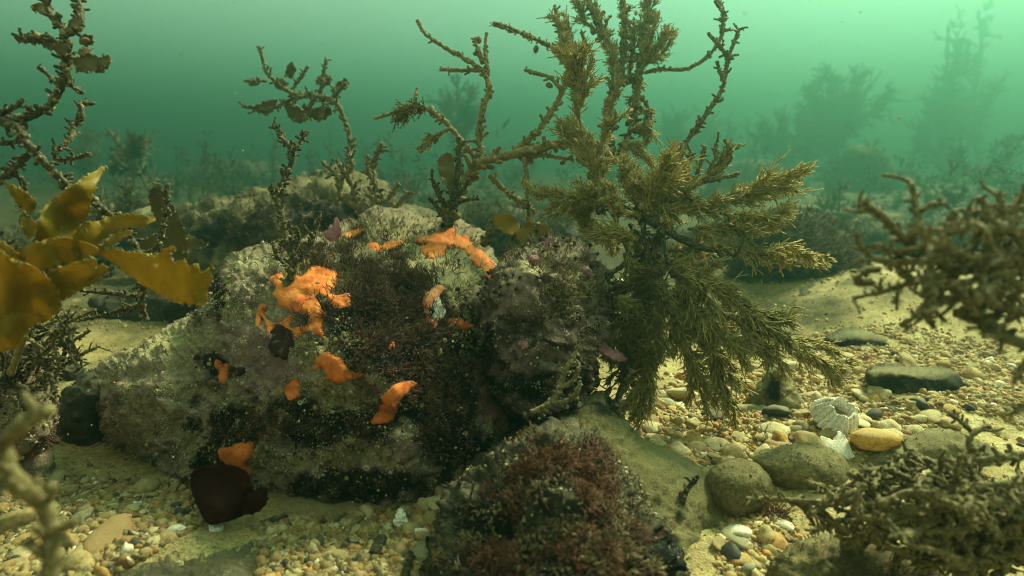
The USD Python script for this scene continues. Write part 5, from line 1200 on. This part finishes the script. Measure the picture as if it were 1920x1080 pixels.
def pebble_shape(seed, flat=.62, long=1.25, cuts=True):
    rng = np.random.default_rng(seed)
    v = ICO2.vertices * (1 + .42 * (2 * noise(ICO2.vertices * 1.1 + rng.uniform(0, 50, 3), 3)[:, None] - 1))
    for _ in range(rng.integers(0, 6) if cuts else 0):
        u = unit(rng.normal(size=3))
        v = v - u * (np.maximum(v @ u - rng.uniform(.62, .85), 0) * .85)[:, None]
    v = v * [long, 1, flat * rng.uniform(.8, 1.2)]
    return v


def pebble(c, size, seed, material, name, label, cat, group=None, flat=.62, long=1.25, sink=.3, cuts=True):
    rng = np.random.default_rng(seed)
    a, tx, ty = rng.uniform(0, 2 * np.pi), rng.normal(0, .2), rng.normal(0, .2)
    R = trimesh.transformations.euler_matrix(tx, ty, a)[:3, :3]
    v = pebble_shape(seed, flat, long, cuts) * size
    c = np.array(c) + [0, 0, size * flat * (1 - 2 * sink) * .8]
    path = numbered('/World', name)
    m = usdkit.mesh(stage, path, (v @ R.T, ICO2.faces), MATS[material], True)
    UsdGeom.Xformable(m).AddTranslateOp().Set(Gf.Vec3d(*map(float, c)))
    tag(m.GetPrim(), label, cat, group)


TONES = [('tan_stone', 'tan', .28), ('cream_stone', 'cream', .22), ('amber_stone', 'amber', .16), ('buff_stone', 'buff', .14), ('brown_stone', 'brown', .08), ('grey_stone', 'grey', .07), ('dark_pebble', 'dark grey', .05)]
rng = np.random.default_rng(77)
for key, n, big in (('right', 150, 1.0), ('low_right', 22, .9), ('strip', 36, .8), ('left', 40, .72), ('bottom', 30, .62)):
    for c in in_region(key, n, rng):
        k = rng.choice(len(TONES), p=np.array([t[2] for t in TONES]) / sum(t[2] for t in TONES))
        size = .0062 * big * min(rng.lognormal(.25, .42), 3.0)
        d = (c - CAM) @ FWD
        w = 'rounded' if rng.random() < .6 else 'flattened'
        sz = 'larger' if size > .0095 else 'small'
        qx, qy, _ = proj(c)
        mark = min(MARKS, key=lambda m_: (m_[0] - qx) ** 2 + 2 * (m_[1] - qy) ** 2)[2]
        lab = f'{sz} {w} {TONES[k][1]} pebble {mark}'
        pebble(c, size, int(rng.integers(1e6)), ('sunlit_' if key == 'right' and TONES[k][0] != 'dark_pebble' else '') + TONES[k][0], 'pebble', lab, 'pebble', f'{sz} {w} {TONES[k][1]} pebbles {mark}', flat=.75 if w == 'rounded' else .48)  # right-hand pebbles take the copies with sunlight in their colour
special = [
    (1635, 832, .0235, 'amber_stone', 'large smooth amber pebble with rings, next to the white shell', .8, 1.35), (1665, 800, .014, 'cream_stone', 'cream oval pebble touching the back of the large amber one', .7, 1.3), (1612, 788, .013, 'cream_stone', 'long cream pebble between barnacle shell and amber pebble', .5, 1.7), (1437, 1008, .0105, 'tan_stone', 'single egg-like tan pebble below the round cobble', .85, 1.1),
    (205, 1003, .017, 'brown_stone', 'flat red-brown pebble in the lower left gravel', .4, 1.6), (148, 1050, .012, 'tan_stone', 'round brownish pebble near the bottom left corner', .75, 1.2), (795, 945, .0085, 'tan_stone', 'upright tan pebble beside the white snail shell', .9, 1.1), (772, 985, .009, 'tan_stone', 'oval ochre pebble in front of the white snail shell', .7, 1.3), (918, 822, .006, 'amber_stone', 'bright amber pebble at the top of the gravel strip', .9, 1.2), (875, 930, .007, 'amber_stone', 'amber pebble leaning on the foreground rock edge', .85, 1.1),
    (1450, 805, .02, 'cream_stone', 'wide flat cream stone in the gravel left of the barnacle shell', .42, 1.4), (1398, 718, .011, 'amber_stone', 'round amber pebble under the hanging frond tips', .9, 1.1), (1372, 845, .013, 'tan_stone', 'tan blocky pebble above the round cobble', .8, 1.2), (1345, 865, .008, 'dark_pebble', 'bluish dark pebble above the round cobble', .7, 1.2), (1700, 672, .016, 'tan_stone', 'smooth tan stone past the sandy slab', .6, 1.5), (1780, 790, .013, 'tan_stone', 'smooth tan pebble right of the amber one, on sand', .7, 1.4), (1745, 775, .015, 'buff_stone', 'flat buff pebble half sunk below the long dark stone', .4, 1.6),
    (1220, 797, .012, 'cream_stone', 'pale oval pebble under the lowest frond of the bush', .6, 1.6), (1095, 700, .015, 'cream_stone', 'pale pebble in the gap between knobbly boulder and bush', .7, 1.3), (1165, 745, .02, 'cream_stone', 'broad pale cobble beneath the bush at its stem', .5, 1.4), (1280, 735, .02, 'cream_stone', 'broad pale stone behind the hanging fronds', .5, 1.4)]
for k, (px, py, size, mm, lab, fl, lg) in enumerate(special):
    pebble(ground_at(np.array([px]), np.array([py + 10]))[0], size, 900 + k, ('sunlit_' if px > 1090 and 'dark' not in mm else '') + mm, 'pebble', lab, 'pebble', flat=fl, long=lg, sink=.12, cuts=False)

# loose gravel that nobody could count
gp, gs = [], []
for key, n, s in (('right', 6500, .0034), ('low_right', 1500, .0028), ('strip', 2400, .0030), ('left', 7000, .0028), ('bottom', 7000, .0025), ('far_right', 5200, .0032)):
    p = in_region(key, n, rng)
    gp.append(p); gs.append(s * rng.lognormal(-.25, .5, len(p)))
q = rng.uniform([-1.4, .45], [1.8, 2.4], (16000, 2))
p = np.stack([q[:, 0], q[:, 1], ground_z(q[:, 0], q[:, 1])], 1)
gp.append(p); gs.append(.0026 * rng.lognormal(-.2, .55, len(p)))
gp, gs = np.vstack(gp), np.concatenate(gs)
big = gs > .0035
tone = rng.random(len(gs)) * .999
bed = gp[:, 0] + .06 * (fbm(gp * 9, 3, 3) - .5) * 6 > .16          # right side, where sunlight is put into the gravel colour
for k_, (sel, mm, lab) in enumerate([(~big & ~bed, 'gravel_mix', 'loose yellow-brown gravel and grit strewn over the sand, left half'), (big & ~bed, 'gravel_mix', 'coarser loose gravel between the pebbles below the boulder'), (~big & bed, 'sunlit_gravel', 'loose gravel and grit right of the bush, sunlight put into its colour'), (big & bed, 'sunlit_gravel', 'coarser gravel between the pebbles right of the bush, sunlight put into its colour')]):
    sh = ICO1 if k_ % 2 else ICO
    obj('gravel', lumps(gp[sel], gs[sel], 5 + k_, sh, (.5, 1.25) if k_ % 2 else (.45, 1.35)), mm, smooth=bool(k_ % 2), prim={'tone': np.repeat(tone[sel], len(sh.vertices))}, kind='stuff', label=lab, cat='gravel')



# the barnacle shell, the broken shell, the snail
def barnacle(px, py, d, r):
    t = thing('barnacle_shell', 'empty white ribbed barnacle shell lying in the gravel', 'shell', P(px, py, d))
    n, k = 160, 14
    a = np.arange(n) * 2 * np.pi / n
    rib = 1 + .06 * np.sin(a * 21) + .03 * np.sin(a * 42 + 1) + .04 * np.sin(a * 3 + 1)
    prof = [(1.0, 0.0), (.95, .12), (.86, .32), (.76, .52), (.66, .7), (.55, .84), (.49, .86), (.43, .78), (.42, .5), (.46, .25), (.6, .05)]
    v = np.array([[rr_ * math.cos(x) * (rib[i] if j < 6 else 1 + .04 * math.sin(5 * x)), rr_ * math.sin(x) * (rib[i] if j < 6 else 1 + .04 * math.sin(5 * x)), z + (.06 * math.sin(6 * x) if 3 < j < 8 else 0)] for j, (rr_, z) in enumerate(prof) for i, x in enumerate(a)])
    i, j = np.meshgrid(np.arange(len(prof) - 1), np.arange(n), indexing='ij')
    A, B, C, D = i * n + j, i * n + (j + 1) % n, (i + 1) * n + (j + 1) % n, (i + 1) * n + j
    f = np.vstack([np.stack([A, B, C], -1).reshape(-1, 3), np.stack([A, C, D], -1).reshape(-1, 3)])
    R = trimesh.transformations.euler_matrix(math.radians(30), math.radians(8), 0)[:3, :3]
    obj('shell_wall', ((v * r) @ R.T + P(px, py, d), f), 'white_shell', t)
    disc = trimesh.creation.icosphere(2); dv = disc.vertices * [.52, .52, .1] + [0, 0, .2] + .1 * (noise(disc.vertices * 4)[:, None] - .5)
    obj('sand_fill', ((dv * r) @ R.T + P(px, py, d), disc.faces), 'buff_stone', t)


g = ground_at(np.array([1563]), np.array([800]))[0]
barnacle(1563, 786, (g - CAM) @ FWD, .034)
sh = thing('broken_shell', 'broken bright white shell fragment in front of the barnacle shell', 'shell', ground_at(np.array([1560]), np.array([845]))[0])
dd = (ground_at(np.array([1560]), np.array([850]))[0] - CAM) @ FWD
blade(sh, outline('1528,828 1548,822 1560,828 1572,812 1582,818 1592,836 1598,856 1575,858 1552,850'), dd - .005, 'white_shell', thick=.003, wave=.008, seed=110, tilt=(0, -.0006), name='shell_piece', step=4)
for px, py, s, lab, nm in ((752, 962, .0075, 'small chalky white snail shell under the boulder edge', 'snail_shell'),):
    c = ground_at(np.array([px]), np.array([py + 22]))[0]
    t = thing(nm, lab, 'shell', c)
    prof = [(0, 0), (1.0, .1), (1.15, .5), (1.0, .95), (.62, 1.15), (.8, 1.35), (.78, 1.75), (.5, 1.95), (.5, 2.1), (.3, 2.5), (0, 2.6)]
    m = trimesh.creation.revolve(np.array(prof) * s, sections=20)
    v = m.vertices * (1 + .12 * (2 * noise(m.vertices / s * 1.5, 4)[:, None] - 1))
    obj('whorl', (v + c, m.faces), 'white_shell', t)
    ang = np.linspace(-.5, 2.4, 14)
    lip = np.stack([s * (1.2 * np.cos(ang)), -s * .9 + 0 * ang, s * (.7 + .6 * np.sin(ang))], 1)
    obj('shell_lip', tube(lip + c, s * .18, 7, .2), 'white_shell', t)
for k, (s, r, lab) in enumerate([('765,985,.66 790,992 800,1010 792,1028', 5, 'pale coiled shell ring beside the pebble strip'), ('800,1018,.64 830,1000 846,990', 6, 'blue-grey sliver shell against the foreground rock')]):
    w = resample(parse_path(s, wob=0), .002)
    gz = ground_z(w[:, 0], w[:, 1])
    w[:, 2] = gz + .004
    obj('shell_fragment', tube(w, np.sin(np.linspace(.4, 2.8, len(w))) * r * pxsize(w), 8, .15, k), 'white_shell' if k == 0 else 'grey_stone', label=lab, cat='shell')
for k, (px, py, s, lab) in enumerate([(655, 908, .007, 'chalk-white shell chip in the lower left gravel'), (405, 992, .006, 'white chip near the low silted hump, left of centre'), (1383, 1003, .016, 'white and dark mottled flint below the round cobble'), (1470, 990, .009, 'pale shell chip behind the egg-like tan pebble'), (798, 1040, .013, 'grey mottled stone at the foot of the foreground rock'), (330, 995, .007, 'small white fan-shaped chip beside the red-brown pebble')]):
    if k == 0:
        px, py = 330, 905
    pebble(ground_at(np.array([px]), np.array([py]))[0], s, 700 + k, 'white_shell' if k != 4 else 'grey_stone', 'shell_chip', lab, 'shell' if k not in (2, 4) else 'stone', flat=.5, sink=.15)

for k, (s, r, mm, lab) in enumerate([
        ('490,988 515,980 538,974', 5.5, 'dark_stem', 'dark red-brown stick lying on sand right of the maroon leaf'), ('628,1040 645,1015 662,990 700,962', 6, 'grey', 'long silted grey twig on the sand below the boulder'), ('700,1048 712,1025 718,1016', 9, 'black_twig', 'short fat dark stick at the bottom, on the sand'), ('620,985 640,975 648,970', 5.5, 'grey', 'short silted twig left of the long grey one'), ('760,1090 768,1065 772,1045', 9, 'black_twig', 'dark stick cut by the bottom edge'),
        ('865,985 878,950 888,905', 2.6, 'black_twig', 'thin black stalk leaning on the foreground rock'), ('835,930 842,908 848,896', 2.6, 'black_twig', 'thin short black stalk in the gravel strip'), ('838,975 848,960 856,950', 3, 'black_twig', 'thin black stalk beside the pebble cluster'), ('205,985 235,1000 250,1010', 3, 'black_twig', 'thin black stalk on the lower left gravel')]):
    w = resample(parse_path(s, default=.7, wob=0), .003)
    q = ground_at(*proj(w)[:2]) if k not in (5,) else w
    q = q + [0, 0, .004] if k not in (5,) else P(*proj(w)[:2], .56)
    obj('twig', tube(q, r * pxsize(q), 8, .45, 20 + k), 'silted_stem' if mm == 'grey' else mm, label=lab, cat='twig')

# sprigs of red weed on the gravel
for k, (px, py, n, lab) in enumerate([(1450, 970, 60, 'fine dark red weed wisp on gravel left of the tangle'), (1428, 825, 26, 'thin red weed wisp on the gravel above the olive stone'), (330, 820, 0, '')]):
    if n:
        c = ground_at(np.full(n, px) + np.random.default_rng(k).normal(0, 16, n), np.full(n, py) + np.random.default_rng(k + 5).normal(0, 6, n))
        m, tip = turf(c, np.tile([0, 0, 1.], (n, 1)), .02, .0006, 200 + k, lean=1.6, K=7, forks=2)
        obj('red_weed', m, 'red_turf', label=lab, cat='alga', prim={'tip': tip})

# ------------------------------------------------------------------ plants that fade into the water
def far_plant(name, label, branches, D, leaf, count, seed, group=None, r=5, material='far_weed', droop=0.):
    """A distant seaweed: traced stems with leafy tufts along each."""
    D = D * (2.5 if D > 3 else 1.55)
    paths = [parse_path(s, seed=seed + i, default=D, wob=.03) for i, s in enumerate(branches)]
    foot = paths[0][0].copy()
    foot[2] = ground_z(foot[0], foot[1]) - .03
    if foot[2] < paths[0][0][2]:
        paths[0] = np.vstack([foot, paths[0]])
    t = thing(name, label, 'seaweed', paths[0][0], group)
    u = D / F
    obj('stem', join([tube(resample(p, .03), np.linspace(r, r * .5, len(resample(p, .03))) * u, 6, .4, seed) for p in paths]), material, t)
    for i, p in enumerate(paths):
        m, tip = frond(resample(p, .03), leaf * u, int(count * .55), 1.7 * u, seed * 3 + i, spread=1.5, droop=droop, forks=3, taper=(.5, 1.2, .6), K=4)
        obj('tuft', m, material, t, kind='stuff', prim={'tip': tip})


far_plant('tree_weed', 'hazy tree-shaped seaweed standing alone on the right', ['1570,345 1568,290 1575,230', '1570,270 1545,210 1520,165', '1570,260 1560,190 1550,140', '1572,250 1600,200 1612,140', '1575,260 1620,220 1665,180', '1565,285 1530,240 1510,225', '1575,280 1590,230 1590,180', '1570,290 1550,240 1535,200'], 5.2, 30, 130, 500)
far_plant('tall_weed', 'faint tall seaweed column in the bright haze at far right', ['1775,350 1772,250 1775,150 1778,50', '1778,280 1755,220 1745,190', '1775,200 1790,130 1800,90', '1775,320 1740,270 1725,235', '1778,300 1795,240 1800,200'], 5.8, 26, 150, 520)
far_plant('tall_weed', 'faintest slender seaweed right of the tall column', ['1835,350 1832,260 1828,180 1840,90 1835,20', '1832,240 1850,200 1860,160', '1832,280 1812,230 1815,190'], 6.6, 24, 130, 540)
far_plant('far_weed', 'dim bushy seaweed between boulder top and tall branching weed', ['858,290 860,230 857,150', '858,240 840,205 845,185', '860,230 875,200 885,170', '858,260 880,230 890,215'], 3.6, 20, 130, 560)
far_plant('far_weed', 'slanting feathery seaweed in haze above the kelp, left', ['300,400 265,330 235,285 200,240', '262,325 240,315 220,310', '245,300 255,280 258,265'], 2.6, 22, 130, 580)
far_plant('far_weed', 'blurred upright seaweed left of the slanting feathery one', ['185,360 170,300 155,250', '180,330 160,310'], 3.2, 22, 120, 590)
far_plant('far_weed', 'sparse twiggy seaweed fading at the right edge', ['1840,360 1870,310 1900,280 1930,240', '1870,312 1890,290 1888,262', '1850,345 1900,335 1940,330', '1830,345 1810,310 1795,280'], 3.4, 20, 60, 600, r=3.5)
far_plant('far_weed', 'broken leafy weed on the sand just behind the golden kelp', ['200,440 225,400 240,370', '220,410 190,400 175,380', '225,400 240,385 236,340'], 1.4, 22, 60, 610, r=3)
far_plant('far_weed', 'thin dark weed stalk left of the knobbly twig weed', ['512,330 512,290 515,262'], 3.2, 14, 70, 620, r=3)
far_plant('far_weed', 'dark weed clump in haze below the hazy tree-shaped one', ['1480,345 1470,290 1462,225', '1475,300 1500,260 1505,225', '1470,310 1440,270 1430,240', '1490,330 1520,280 1530,250'], 5.0, 26, 130, 630)
far_plant('far_weed', 'pale distant weed clump right of the bush top', ['1290,340 1280,280 1275,215', '1285,300 1260,260 1255,235', '1290,300 1320,260 1330,230', '1300,330 1350,290 1370,240', '1310,340 1400,300 1420,260'], 6.0, 26, 130, 640)
far_plant('far_weed', 'spindly dark weed standing before the hazy slope, right of the bush', ['1560,470 1570,420 1575,350', '1565,440 1545,400 1540,375', '1568,430 1600,390 1625,372', '1560,450 1530,430 1510,420'], 2.4, 18, 60, 650, r=2.5)
far_plant('far_weed', 'feathery weed behind the dark rounded rock, right of the bush', ['1500,470 1520,440 1545,425', '1480,480 1475,430 1470,400', '1510,480 1560,470 1600,460', '1450,480 1440,440 1430,420'], 2.2, 20, 110, 660, r=3)
far_plant('far_weed', 'small dark weed at the sand edge, below the twiggy right-edge weed', ['1790,385 1800,365 1815,350', '1795,380 1775,365'], 2.6, 14, 60, 670, r=2.5)

# low far-off growth that reads as one mass
rng = np.random.default_rng(5)
n = 150
ang, dist = np.radians(rng.uniform(-46, 46, n)), rng.uniform(3.4, 15, n)
bed = []
for k in range(n):
    x, y = dist[k] * math.sin(ang[k]), dist[k] * math.cos(ang[k])
    h = rng.uniform(.12, .5) * (dist[k] / 4) ** .7
    foot = np.array([x, y, float(ground_z(x, y)) - .02])
    for q in range(4):
        d = unit(rng.normal(0, .55, 3) + [0, 0, .9])
        c = unit(rng.normal(0, 1, 3))
        L = h * rng.uniform(.5, 1.1)
        p = np.array([foot + d * L * u_ + c * L * .5 * u_ * u_ for u_ in (0, .33, .66, 1)])
        m, tip = frond(p, .1 * h + .03, 20, .0035 * dist[k] / 4, k * 7 + q, spread=1.6, forks=2, K=4)
        bed.append(m)
m = join(bed)
obj('weed_bed', m, 'far_weed', kind='stuff', label='low dark weed bed covering the far seabed, lost in haze', cat='weed bed', prim={'tip': np.zeros(len(m[0]))})
fr = np.random.default_rng(9)
for k, (px, py, D, wpx, hpx, lab) in enumerate([(1620, 330, 4.6, 60, 70, 'dim rounded rock in haze below the tree-shaped weed'), (1400, 350, 5.0, 90, 60, 'faint rock hump in haze right of the bush'), (760, 400, 3.4, 90, 50, 'faint dark rock behind the shrubby brown weed'), (120, 430, 3.6, 160, 50, 'murky low rock in haze at left'), (430, 330, 5.5, 140, 40, 'farthest murky rock mound at left, above the back boulder'), (1840, 400, 3.8, 110, 50, 'faint rock hump at the right edge, under haze')]):
    a = np.linspace(0, 2 * np.pi, 14, endpoint=False)
    pts = np.stack([px + wpx * np.cos(a) * fr.uniform(.8, 1.15, 14), py + 10 + hpx * np.sin(a) * fr.uniform(.75, 1.15, 14)], 1)
    D *= 2.0
    put_rock('far%d' % k, 'rock', lab, 'rock', 'dark_stone', Rock(pts, D, wpx * D / F * .6, step=8, amp=(.08, .04, .012), freq=(3, 10, 40), seed=40 + k, facets=6))

for k, (px, py, D, wpx, hpx, lab) in enumerate([(1330, 500, 2.5, 110, 55, 'weed-furred dark reef lump right behind the bush'), (1500, 455, 3.0, 130, 50, 'weed-furred dark reef lump farther behind the dark weed-covered boulder'), (1690, 470, 2.9, 150, 45, 'low dark weed-furred reef beyond the bright sand, right of the dark weed-covered boulder'), (1880, 470, 2.8, 130, 48, 'weed-furred reef lump behind the blurred knotted weed at the right edge'),
                                               (60, 490, 2.3, 170, 60, 'dark weed-furred reef behind the golden kelp at the left edge'), (250, 440, 3.2, 120, 45, 'dim weed-furred reef lump left of the broad back boulder'), (960, 440, 2.6, 130, 50, 'dark weed-furred reef behind the right shoulder of the big boulder')]):
    a = np.linspace(0, 2 * np.pi, 13, endpoint=False)
    pts = np.stack([px + wpx * np.cos(a) * fr.uniform(.8, 1.15, 13), py + hpx * np.sin(a) * fr.uniform(.7, 1.2, 13)], 1)
    rk = Rock(pts, D, wpx * D / F * .55, step=7, amp=(.03, .02, .008), freq=(5, 16, 60), seed=60 + k, facets=4)
    par = put_rock('mid%d' % k, 'rock', lab, 'rock', 'dark_stone', rk, single=False)
    turf_on(rk, par, 900, 20, 1.1, 160 + k, 'dark_turf' if k % 2 else 'far_weed', lambda p, n: .1 + clump(p, 4, 40), lean=1.1, K=5, forks=2)

# drifting specks
rng = np.random.default_rng(12)
n = 800
d = rng.uniform(.35, 2.6, n)
p = P(rng.uniform(0, 1920, n), rng.uniform(0, 900, n), d)
p = p[p[:, 2] > ground_z(p[:, 0], p[:, 1]) + .03]
obj('drifting_specks', lumps(p, .00058 * rng.lognormal(0, .4, len(p)), 3), 'barnacle_grain', kind='stuff', label='tiny pale specks drifting in the water', cat='particles')
